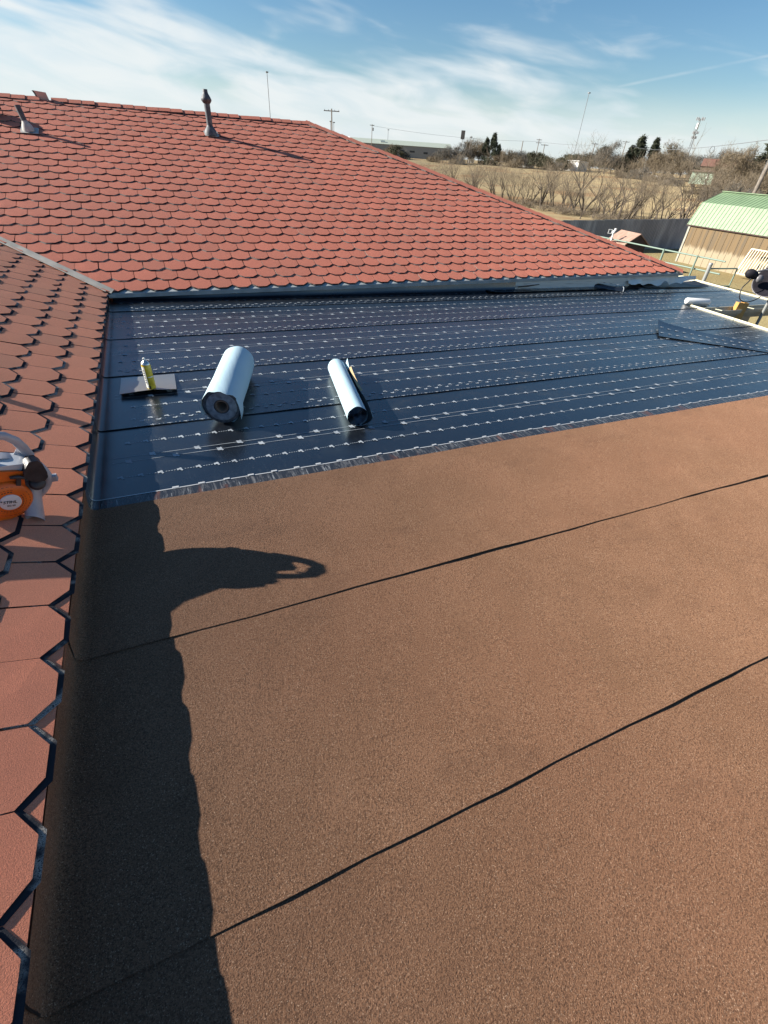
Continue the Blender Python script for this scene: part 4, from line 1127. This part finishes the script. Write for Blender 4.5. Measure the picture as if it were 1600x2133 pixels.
    # white yard light on a pole
    L = thing('yard_light', (24.3, 15.35, -2.8), 'white flood lamp and sensor on a pole beside the kennel', 'lamp')
    pb = Vector((24.2, 15.2, -2.8)); mb = MB(); mb.tube([pb, pb + Vector((.05, 0, 1.55))], .045, 10); mb.build('pole', 'far_white', L)
    mb = MB(); mb.lathe([(.0, 0), (.06, .01), (.085, .05), (.08, .14), (.05, .17), (0, .175)], pb + Vector((.05, 0, 1.55)), (0, 0, 1), 14); mb.box(pb + Vector((.10, -.03, 1.78)), (.09, .09, .09)); mb.build('sensor', 'far_white', L)
    mb = MB(); c = pb + Vector((-.10, .12, 1.66))
    for dx, dz, sx, sz in ((0, .09, .20, .03), (0, -.09, .20, .03), (.09, 0, .03, .2), (-.09, 0, .03, .2)): mb.box(c + Vector((dx * .8, -dx * .6, dz)), (sx, .03, sz), Matrix.Rotation(-.64, 3, 'Z'))
    mb.build('lamp_frame', 'far_white', L)


# ------------------------------------------------------------------ far buildings, poles, cars
def far_box_house(root, c, ang, w, dpt, h, wallm, roofm, ridge=None, flat=False, wins=()):
    M = Matrix.Rotation(ang, 3, 'Z'); q = lambda x, y, z: Vector(c) + M @ Vector((x, y, z))
    mb = MB(); pts = [q(sx * w / 2, sy * dpt / 2, z) for z in (0, h) for sx, sy in ((-1, -1), (1, -1), (1, 1), (-1, 1))]
    mb.add(pts, [(0, 1, 5, 4), (1, 2, 6, 5), (2, 3, 7, 6), (3, 0, 4, 7), (4, 5, 6, 7)]); mb.build('wall', wallm, root)
    if ridge:
        mb = MB(); o = .25
        a, b = q(-w / 2 - o, -dpt / 2 - o, h - .05), q(w / 2 + o, -dpt / 2 - o, h - .05); e, f = q(w / 2 + o, dpt / 2 + o, h - .05), q(-w / 2 - o, dpt / 2 + o, h - .05); r1, r2 = q(-w / 2 - o, 0, h + ridge), q(w / 2 + o, 0, h + ridge)
        mb.add([a, b, e, f, r1, r2], [(0, 1, 5, 4), (2, 3, 4, 5), (0, 4, 3), (1, 2, 5)]); mb.build('roof', roofm, root)
    for (x, z, ww, hh) in wins:
        mb = MB(); mb.add([q(x - ww / 2, -dpt / 2 - .03, z - hh / 2), q(x + ww / 2, -dpt / 2 - .03, z - hh / 2), q(x + ww / 2, -dpt / 2 - .03, z + hh / 2), q(x - ww / 2, -dpt / 2 - .03, z + hh / 2)], [(0, 1, 2, 3)]); mb.build('window', 'window_dark', root)
    return q


def on(x, y): return Vector((x, y, G(x, y)))


def build_far():
    # long metal building
    a = Vector((70.0, 203.5)); b = Vector((111.2, 183.6)); ang = math.atan2(b.y - a.y, b.x - a.x); c = (a + b) / 2 + Vector((math.sin(-ang), math.cos(ang))) * 9
    z0 = G(c.x, c.y) - 0.4
    T = thing('warehouse', (c.x, c.y, z0), 'long low metal warehouse with pale green roof beyond the field', 'building')
    far_box_house(T, (c.x, c.y, z0), ang, (b - a).length, 18, 3.9, 'far_wall', 'far_roof', 1.5, wins=((4.5, 2.2, 1.9, .55), (8.4, 2.2, 1.9, .55), (13.5, 2.0, 1.6, .6), (-2, 1.2, 1.2, 2.1)))
    mb = MB(); M = Matrix.Rotation(ang, 3, 'Z'); w = (b - a).length
    for e in (-1,): mb.bar(Vector((c.x, c.y, z0)) + M @ Vector((-.30 * w, -9.3, 3.9)), Vector((c.x, c.y, z0)) + M @ Vector((-.36 * w, -.6, 5.45)), .5, .25)
    mb.build('roof_trim', 'far_white', T)
    mb = MB(); mb.box(Vector((c.x, c.y, z0)) + M @ Vector((-3, -5.5, 4.75)), (1.6, 1.2, .5), M); mb.build('roof_unit', 'far_white', T)
    # white shed
    c = on(134.6, 141.9); T = thing('white_shed', c, 'bright white flat-topped shed at the edge of the field', 'building')
    q = far_box_house(T, c - Vector((0, 0, .2)), -1.28, 6.6, 6, 2.7, 'far_white', 'far_white', None, wins=((-.9, .75, 1.5, 1.0),))
    mb = MB(); mb.bar(q(-3.5, -3.1, 2.75), q(3.5, -3.1, 2.75), .3, .18); mb.build('fascia', 'far_white', T)
    for k in range(7):
        mb = MB(); mb.box(q(-3 + k, -3.06, 2.45), (.18, .08, .35), Matrix.Rotation(-1.28, 3, 'Z')); mb.build('bracket', 'far_wall', T)
    # red roofed house and mint trailer
    c = on(139.5, 92.0); T = thing('red_roof_house', c, 'brown house with dull red hipped roof behind the pale box', 'house')
    far_box_house(T, c, -.95, 11, 8, 3.6, 'far_brown', 'far_redroof', 1.6, wins=((-2, 2.4, 1, 1), (2, 2.4, 1, 1)))
    c = on(120.6, 83.5); T = thing('box_trailer', c, 'pale mint box trailer parked at the far side of the field', 'trailer')
    q = far_box_house(T, c + Vector((0, 0, .7)), -.95, 4.6, 3.0, 2.3, 'far_mint', 'far_brown', .3, wins=((-1.2, 1.9, .35, .3),))
    for x in (-1.2, 1.2):
        mb = MB(); mb.lathe([(0, -.15), (.42, -.15), (.45, -.1), (.45, .1), (.42, .15), (0, .15)], c + Vector((x * .58, -x * .8, .45)) + Vector((-.9, -.6, 0)), (.8, .58, 0), 14); mb.build('wheel', 'tyre', T)
    mb = MB(); mb.bar(q(1.0, -1.54, .0), q(1.0, -1.54, 2.3), .12, .06); mb.build('post', 'far_white', T)
    # pale cottage and small hut in the tree line
    c = on(121.5, 150.0); T = thing('cottage', c, 'small pale cottage among the trees of the far line', 'house'); far_box_house(T, c, -.7, 4.5, 4, 2.2, 'far_white', 'twig_grey', 1.2)
    c = on(109.5, 166.0); T = thing('hut', c, 'tiny white hut in front of the dark conifers', 'hut'); far_box_house(T, c, -.6, 2.2, 2, 2.6, 'far_white', 'far_roof', .7)
    # pickup truck
    c = on(128.6, 105.2); T = thing('pickup_truck', c, 'white pickup truck parked on the dry field', 'truck')
    d = Vector((.63, -.77, 0)); s = Vector((.77, .63, 0)); q = lambda x, y, z: c + d * x + s * y + Vector((0, 0, z))
    prof = [(-2.7, .5), (-2.7, .95), (-1.5, 1.05), (-1.0, 1.7), (.35, 1.72), (.6, 1.1), (2.6, 1.05), (2.65, .5)]
    mb = MB(); mb.prism(prof, lambda x, z, y: q(x, y, z), -.9, .9); mb.build('body', 'far_white', T, True)
    mb = MB(); mb.prism([(-1.3, 1.1), (-.95, 1.6), (.25, 1.62), (.4, 1.1)], lambda x, z, y: q(x, y, z), -.92, .92); mb.build('window', 'window_dark', T, True)
    for x in (-1.8, 1.7):
        for y in (-.85, .85):
            mb = MB(); mb.lathe([(0, -.12), (.36, -.12), (.38, 0), (.36, .12), (0, .12)], q(x, y, .38), s, 14); mb.build('wheel', 'tyre', T)
    # utility poles
    def upole(name, x, y, h, label, arm=2.4, r=.14, tilt=(0, 0), arms=1, extra=None):
        b = on(x, y); up = Vector((tilt[0], tilt[1], 1)); T = thing(name, b, label, 'pole')
        mb = MB(); mb.tube([b - up * .3, b + up * h], [r, r * .72], 8); p = mb.build('pole_shaft', 'pole_wood', T)
        ar = Vector((.88, -.47, 0))
        for k in range(arms):
            if arm:
                z = h - .35 - k * .9; mb = MB(); mb.bar(b + up * z - ar * arm / 2, b + up * z + ar * arm / 2, .12, .14); mb.build('crossarm', 'pole_wood', T)
                for q_ in (-.46, -.2, .2, .46):
                    mb = MB(); mb.lathe([(.05, 0), (.06, .08), (.03, .18), (0, .2)], b + up * (z + .07) + ar * arm * q_, (0, 0, 1), 8); mb.build('insulator', 'steel_far', T)
        if extra == 'can':
            mb = MB(); mb.tube([b + up * (h - 1.9) + ar * .35, b + up * (h - 1.0) + ar * .35], .28, 12); mb.build('transformer', 'steel_far', T)
        if extra == 'sign':
            mb = MB(); mb.box(b + up * (h - .6), (1.3, .2, 2.3), Matrix.Rotation(-.5, 3, 'Z')); mb.build('sign_box', 'pole_wood', T)
        return T
    upole('utility_pole', 38.7, 107.2, 9.75, 'utility pole with one crossarm beyond the hip of the roof', 3.1, .16)
    upole('utility_pole', 84, 196, 9.0, 'pole with a transformer in front of the warehouse', 1.6, .14, extra='can')
    upole('sign_pole', 104.1, 164.5, 8.0, 'thin pole carrying a tall rectangular sign at the warehouse end', 0, .1, extra='sign')
    upole('utility_pole', 103.5, 158.5, 7.2, 'bare leaning pole just right of the tall sign', .9, .13, (.03, 0))
    upole('utility_pole', 128, 163, 7.0, 'pole without wires above the middle of the tree line', 0, .18)
    upole('utility_pole', 146, 177, 8.4, 'far pole with two crossarms above the tree line', 2.0, .16, arms=2)
    upole('utility_pole', 137, 162, 6.6, 'short pole with wide crossarm left of the white shed', 2.6, .15)
    upole('utility_pole', 146.0, 147.0, 7.6, 'pole with crossarm beside the tall radio mast', 2.2, .15)
    upole('utility_pole', 165.0, 152.0, 9.0, 'pole with crossarm left of the big conifer', 2.4, .16)
    upole('utility_pole', 140.0, 80.0, 9.3, 'pole with crossarm beside the right hand conifer', 2.2, .16)
    T = upole('utility_pole', 42.6, 20.4, 7.1, 'thick leaning timber pole behind the green shed roof', 0, .17, (.01, -.05))
    b = on(42.6, 20.4); mb = MB(); mb.box(b + Vector((.05, -.4, 6.7)), (.5, .4, .35)); mb.build('pole_box', 'steel_far', T)
    mb = MB(); mb.tube([b + Vector((.3, .2, 0)), b + Vector((.2, .0, 6.0))], .02, 6); mb.build('conduit', 'steel_far', T)
    # masts
    def mast(x, y, h, r, label, guys=True, red=False):
        b = on(x, y); T = thing('radio_mast', b, label, 'mast'); mb = MB(); mb.tube([b, b + Vector((0, 0, h))], r, 6); mb.build('mast_shaft', 'steel_far', T)
        mb = MB(); mb.box(b + Vector((0, 0, h)), (r * 8, r * 8, r * 3)); mb.build('mast_head', 'steel_far', T)
    mast(67.0, 286, 27.6, .14, 'very thin tall mast above the roof ridge')
    mast(334, 366, 46.0, .20, 'very thin tall mast rising over the middle of the field')
    mast(66, 190, 8.6, .09, 'short thin mast just right of the crossarm pole')
    mast(79, 225, 9.5, .10, 'small slim mast on the left end of the warehouse'); mast(99, 215, 8.4, .08, 'slim lamp mast above the warehouse right half')
    # cell tower
    b = on(196.0, 149.8); T = thing('cell_tower', b, 'lattice cell tower with antenna heads at right', 'tower'); h = 17.0; mb = MB()
    for k in range(3):
        a = k * 2.094; mb.tube([b + Vector((.75 * math.cos(a), .75 * math.sin(a), 0)), b + Vector((.22 * math.cos(a), .22 * math.sin(a), h))], .08, 5)
    mb.build('leg_frame', 'steel_far', T)
    mb = MB()
    for i in range(17):
        f0, f1 = i / 17, (i + 1) / 17; r0, r1 = .75 - .53 * f0, .75 - .53 * f1
        for k in range(3):
            a, a2 = k * 2.094, (k + 1) * 2.094; mb.tube([b + Vector((r0 * math.cos(a), r0 * math.sin(a), h * f0)), b + Vector((r1 * math.cos(a2), r1 * math.sin(a2), h * f1))], .04, 4)
    mb.build('brace', 'steel_far', T)
    for z, s in ((h, 1.3), (h - 3.9, .9), (h - 5.3, .8)):
        mb = MB()
        for k in range(6):
            a = k * 1.047; mb.box(b + Vector((s * math.cos(a), s * math.sin(a), z)), (.25, .25, .9 if z == h else .7)); mb.bar(b + Vector((0, 0, z)), b + Vector((s * math.cos(a), s * math.sin(a), z)), .08, .08)
        mb.build('antenna', 'steel_far', T)
    mb = MB(); mb.box(b + Vector((-.6, -.2, h - 2.0)), (.5, .5, 1.6)); mb.build('radome', 'far_white', T)
    # wires
    def wire(pts, sag, label, r=.02):
        a, b_ = Vector(pts[0]), Vector(pts[1]); mb = MB(); path = [a.lerp(b_, k / 16) - Vector((0, 0, sag * 4 * (k / 16) * (1 - k / 16))) for k in range(17)]; mb.tube(path, r, 4); return single(mb, 'power_line', 'steel_far', tuple(a), label, 'wire'), path
    o, path = wire(((42.6, 20.0, 4.0), (165, 152, 10.1)), 1.2, 'dark overhead wire running from the thick leaning pole', .022)
    wire(((42.6, 20.2, 3.6), (52, -30, 4.5)), .6, 'overhead wire leaving the leaning pole to the right', .022)
    wire(((165, 152, 9.9), (146, 177, 9.3)), .7, 'thin wire between far poles over the tree line', .03)
    wire(((146, 177, 9.4), (84, 196, 10.2)), 1.0, 'thin wire passing in front of the warehouse trees', .03)
    c = path[2]; mb = MB(); mb.tube([c + Vector((.15, -.12, -.28)) * 0 + Vector((.22 * math.cos(k * .3927) * .8, -.22 * math.cos(k * .3927) * .6, -.28 + .28 * math.sin(k * .3927))) for k in range(17)], .018, 5)
    single(mb, 'cable_coil', 'cable_black', tuple(c), 'small coil of cable hanging on the overhead wire', 'cable coil')


# ------------------------------------------------------------------ trees
def grow(mbT, mbC, base, d, length, r, depth, rng, spread=.55, up=.12, minr=.006):
    """recursive bare branching; thick wood into mbT, twigs into mbC"""
    n = 3; pts = [base]; p = base.copy(); dd = d.copy()
    for i in range(n):
        dd = (dd + Vector((rng.gauss(0, .13), rng.gauss(0, .13), rng.gauss(0, .08) + up * .3))).normalized(); p = p + dd * (length / n); pts.append(p.copy())
    rr = [r * (1 - .45 * i / n) for i in range(n + 1)]
    (mbT if depth >= 3 else mbC).tube(pts, rr, 5 if depth >= 3 else 3, cap=False)
    if depth == 0: return
    k = rng.choice((2, 3, 3)) if depth > 1 else 3
    for i in range(k):
        t = rng.uniform(.45, 1.0) if i else 1.0; j = min(int(t * n), n - 1); q = pts[j].lerp(pts[j + 1], t * n - j)
        nd = (dd + Vector((rng.gauss(0, spread), rng.gauss(0, spread), rng.gauss(0, spread * .5) + up))).normalized()
        grow(mbT, mbC, q, nd, length * rng.uniform(.55, .85), max(rr[j] * .62, minr), depth - 1, rng, spread, up, minr)


def sapling_meshes(seed, stems, h, spread=.42, r=.05):
    rng = random.Random(seed); T_, C_ = MB(), MB()
    for s in range(stems):
        a = rng.uniform(0, 6.28); grow(T_, C_, Vector((rng.gauss(0, .12), rng.gauss(0, .12), -.1)), Vector((math.cos(a) * rng.uniform(.1, .5), math.sin(a) * rng.uniform(.1, .5), 1)).normalized(), h * rng.uniform(.26, .42), r * rng.uniform(.6, 1.1), 5, rng, spread * rng.uniform(1.1, 1.7), .15, .006)
    return T_.mesh('trunk', ['bark']), C_.mesh('crown', ['twig'])


def blob_crown(seed, h, w, kind, n, mname, leaf):
    """far tree: trunk with limbs and a crown of many small slivers in clumps"""
    rng = random.Random(seed); T_ = MB(); C_ = MB(); tint = []
    T_.tube([(0, 0, -.3), (rng.gauss(0, .1), 0, h * .25), (rng.gauss(0, .2), rng.gauss(0, .2), h * .6)], [h * .028, h * .02, h * .008], 6)
    for i in range(7):
        a = rng.uniform(0, 6.28); z = h * rng.uniform(.18, .45); T_.tube([(0, 0, z), (math.cos(a) * w * .3, math.sin(a) * w * .3, z + h * .2), (math.cos(a) * w * .42, math.sin(a) * w * .42, z + h * .38)], [h * .012, h * .008, h * .003], 4)
    clumps = []
    for i in range(26):
        if kind == 'cone':
            t = rng.random() ** .8; z = h * (.08 + .9 * t); rad_ = w * .5 * (1 - t) ** .85 * rng.uniform(.55, 1.05); a = rng.uniform(0, 6.28); clumps.append((math.cos(a) * rad_, math.sin(a) * rad_, z, w * .16 * (1.15 - t * .8), h * .07))
        elif kind == 'low':
            a = rng.uniform(0, 6.28); q = math.sqrt(rng.random()); z = h * rng.uniform(.05, .85) * (1 - .5 * q); clumps.append((math.cos(a) * q * w * .5, math.sin(a) * q * w * .5, z, w * .16, h * .14))
        else:
            a = rng.uniform(0, 6.28); q = rng.random() ** .6; z = h * (.30 + .6 * rng.random() * (1 - .55 * q * q)); clumps.append((math.cos(a) * q * w * .48, math.sin(a) * q * w * .48, z, w * rng.uniform(.10, .2), h * rng.uniform(.07, .14)))
    for i in range(n):
        c = clumps[i % len(clumps)]; p = Vector((rng.gauss(c[0], c[3] * .55), rng.gauss(c[1], c[3] * .55), max(.05, rng.gauss(c[2], c[4] * .6))))
        d = Vector((rng.gauss(0, 1), rng.gauss(0, 1), rng.gauss(.6 if kind != 'cone' else -.1, 1))).normalized(); s = d.cross(Vector((rng.gauss(0, 1), rng.gauss(0, 1), rng.gauss(0, 1)))).normalized()
        L, wd = leaf[0] * rng.uniform(.6, 1.4), leaf[1] * rng.uniform(.6, 1.4)
        C_.add([p - s * wd, p + s * wd, p + d * L], [(0, 1, 2)]); tint.append((i % 26) / 26.0)
    mt, mc = T_.mesh('trunk', ['bark']), C_.mesh('crown', [mname])
    at = mc.attributes.new('tint', 'FLOAT', 'FACE'); at.data.foreach_set('value', tint)
    return mt, mc


def put_tree(name, meshes, loc, sc, rz, label, cat='tree', group=None, lean=(0, 0)):
    T = thing(name, tuple(loc), label, cat, group); T.scale = (sc[0], sc[0], sc[1]); T.rotation_euler = (lean[0], lean[1], rz)
    for nm, me in zip(('trunk', 'crown'), meshes):
        o = bpy.data.objects.new(nm, me); COL.objects.link(o); o.parent = T
    return T


ORD = ['first', 'second', 'third', 'fourth', 'fifth', 'sixth', 'seventh', 'eighth', 'ninth', 'tenth', 'eleventh', 'twelfth', 'thirteenth', 'fourteenth', 'fifteenth', 'sixteenth', 'seventeenth', 'eighteenth', 'nineteenth', 'twentieth', 'twenty-first', 'twenty-second', 'twenty-third', 'twenty-fourth', 'twenty-fifth', 'twenty-sixth', 'twenty-seventh', 'twenty-eighth', 'twenty-ninth', 'thirtieth']


def az_pos(px, D):
    """ground point at horizontal distance D in the direction of a column of the far skyline"""
    y = 326.5 + (px - 800) * .0695
    v = CF + CR * ((px - 800) / CAM_F) + CD * ((y - 1066.5) / CAM_F); k = D / math.hypot(v.x, v.y)
    return on(CAM_C.x + v.x * k, CAM_C.y + v.y * k)


def build_trees():
    rng = random.Random(21)
    saps = [sapling_meshes(100 + i, s, h, sp, r) for i, (s, h, sp, r) in enumerate(((4, 6.5, .36, .10), (5, 6.0, .42, .085), (3, 7.0, .34, .12), (6, 5.2, .46, .075), (4, 7.4, .30, .11), (2, 7.0, .5, .15)))]
    spots = [(905, 86, 1.0), (930, 90, .8), (955, 84, 1.05), (985, 80, .95), (1003, 88, 1.1), (1040, 78, .95), (1060, 82, 1.0), (1082, 76, 1.1), (1105, 74, .85), (1122, 80, 1.0), (1145, 72, 1.25), (1170, 76, 1.05), (1187, 70, .9), (1203, 68, 1.0), (1216, 74, 1.35), (1238, 70, 1.5), (1262, 66, .8), (1284, 64, 1.0), (1302, 68, 1.25), (1318, 62, 1.05), (1335, 62, 1.15), (1352, 66, .95), (1380, 60, 1.0), (1404, 58, 1.1), (1445, 52, 1.2), (1478, 50, 1.35), (1506, 54, 1.3), (1530, 50, 1.1)]
    for i, (px, D, s) in enumerate(spots):
        s *= .80
        put_tree('bare_tree', saps[(i * 5 + i // 3) % 6], az_pos(px, D) - Vector((0, 0, .1)), (s * rng.uniform(.9, 1.15), s * rng.uniform(.8, 1.0)), rng.uniform(0, 6.28),
                 ORD[i] + ' bare branching tree from the left in the row before the field', 'tree', 'bare trees along the near edge of the field', (rng.gauss(0, .07), rng.gauss(0, .07)))
    n0 = 0
    for px in range(890, 1440, 31):
        D = 88 - (px - 890) * .05 + rng.uniform(-8, 8); sc_ = rng.uniform(.32, .72); n0 += 1
        put_tree('sapling', saps[rng.randrange(6)], az_pos(px + rng.uniform(-9, 9), D) - Vector((0, 0, .1)), (sc_, sc_ * rng.uniform(.8, 1.5)), rng.uniform(0, 6.28),
                 ORD[n0 - 1] + ' slender sapling from the left between the larger bare trees', 'tree', 'slender saplings between the bare trees', (rng.gauss(0, .16), rng.gauss(0, .16)))
    # brush at the foot of the row
    bmesh_ = [blob_crown(300 + k, 1.3, 2.6, 'low', 1100, 'twig', (.30, .014)) for k in range(3)]
    k = 0
    for px in range(1090, 1440, 21):
        D = 76 - (px - 1090) * .055 + rng.uniform(-4, 4); s = rng.uniform(.6, 1.1); k += 1
        put_tree('dry_brush', bmesh_[k % 3], az_pos(px, D), (s, s * .8), rng.uniform(0, 6.28), ORD[k - 1] + ' low clump of dry brush from the left under the bare trees', 'bush', 'dry brush under the bare trees')
    # far tree line
    bare = [blob_crown(400 + k, 7, 7.5, 'round', 5200, m, (.75, .030)) for k, m in enumerate(('twig_far', 'twig_far', 'twig_grey', 'twig_grey'))]
    cone = [blob_crown(500 + k, 8, 5.6, 'cone', 5200, 'needle', (.60, .10)) for k in range(3)]
    olive = [blob_crown(600 + k, 5, 6, 'round', 4600, 'olive_leaf', (.50, .065)) for k in range(3)]
    shrub = [blob_crown(700 + k, 2.6, 5, 'low', 2600, m, (.45, .035)) for k, m in enumerate(('twig_far', 'twig_grey', 'olive_leaf'))]
    cnt = dict(b=0, o=0, c=0, s=0)
    nm = dict(b=('bare_tree', bare, 'hazy bare tree', 'tree'), o=('evergreen_tree', olive, 'olive green round tree', 'tree'), c=('conifer', cone, 'dark conifer', 'tree'), s=('shrub', shrub, 'low shrub', 'bush'))
    line = [  # column, distance, kind, scale wide, scale high
        (800, 205, 's', .8, 1.0), (815, 200, 'b', .6, .55), (826, 196, 'o', .75, .8), (842, 198, 's', .8, 1.2), (850, 250, 'b', .6, .8), (905, 190, 's', 1, 1.1), (922, 186, 'b', .7, .62), (938, 190, 'b', .75, .7), (955, 185, 's', 1, 1.2),
        (962, 195, 'b', .9, .85), (978, 200, 'b', 1.0, 1.02), (996, 200, 'b', .95, .98), (1008, 196, 'c', .8, .88), (1022, 192, 'c', .95, .98), (1034, 196, 'c', .7, .7), (1044, 190, 'b', .8, .6), (1058, 190, 'b', .8, .66), (1072, 186, 's', 1.0, 1.5), (1078, 196, 'b', .9, .72), (1096, 192, 'b', .8, .66),
        (1112, 188, 'o', 1.0, .95), (1122, 192, 'o', .9, .85), (1134, 184, 'o', .9, .75), (1150, 190, 's', 1.2, 1.3), (1166, 196, 'o', .95, .72), (1180, 205, 'o', 1.1, .9), (1195, 215, 'o', 1.2, .95), (1212, 212, 'b', 1.0, .8), (1228, 210, 'o', 1.1, 1.0), (1248, 196, 'o', .95, 1.45), (1258, 188, 'b', 1.1, 1.25), (1272, 200, 'o', 1.1, .9),
        (1290, 196, 'o', 1.1, .95), (1302, 190, 'c', 1.2, .85), (1316, 190, 'c', 1.35, 1.18), (1330, 186, 'b', .9, .7), (1346, 190, 'c', 1.1, 1.08), (1362, 180, 'b', 1.1, .95), (1380, 176, 'b', 1.2, 1.2), (1396, 190, 'o', .8, 1.1), (1400, 172, 'b', 1.0, .95), (1416, 196, 'b', 1.0, 1.0), (1430, 200, 'b', .9, .95), (1444, 172, 'o', .6, .7),
        (1300, 172, 's', 1.0, 1.0), (1333, 168, 's', 1.1, 1.4), (1375, 160, 's', 1.2, 1.2), (1405, 150, 's', .9, .8), (1450, 180, 'b', .9, .9), (1478, 185, 'b', 1.1, 1.15), (1500, 170, 'b', 1.0, 1.1), (1520, 150, 'b', 1.0, 1.1), (1540, 140, 'b', 1.0, 1.15), (1556, 130, 's', 1.2, 1.8), (1578, 145, 'c', 1.35, 1.15), (1590, 128, 'b', .9, .8), (1522, 118, 's', 1.0, 1.7), (1500, 112, 's', .9, 1.0), (1548, 112, 's', 1.1, 1.4), (1470, 128, 's', .9, .8), (1585, 104, 's', 1.0, 1.2)]
    for (px, D, kd, sw, sh) in sorted(line):
        name, ms, txt, cat = nm[kd]; i = cnt[kd]; cnt[kd] += 1
        put_tree(name, ms[(i * 7 + i // 2) % len(ms)], az_pos(px, D) - Vector((0, 0, .15)), (sw, sh), rng.uniform(0, 6.28), '%s %s from the left in the far tree line' % (ORD[i], txt), cat, txt + 's of the far tree line')


build_house()
build_wing()
build_flat()
build_rolls()
build_can_and_plate()
build_blower()
build_loose()
build_yard()
build_far()
build_trees()
for o in bpy.data.objects:
    if '_w' in o: del o['_w']
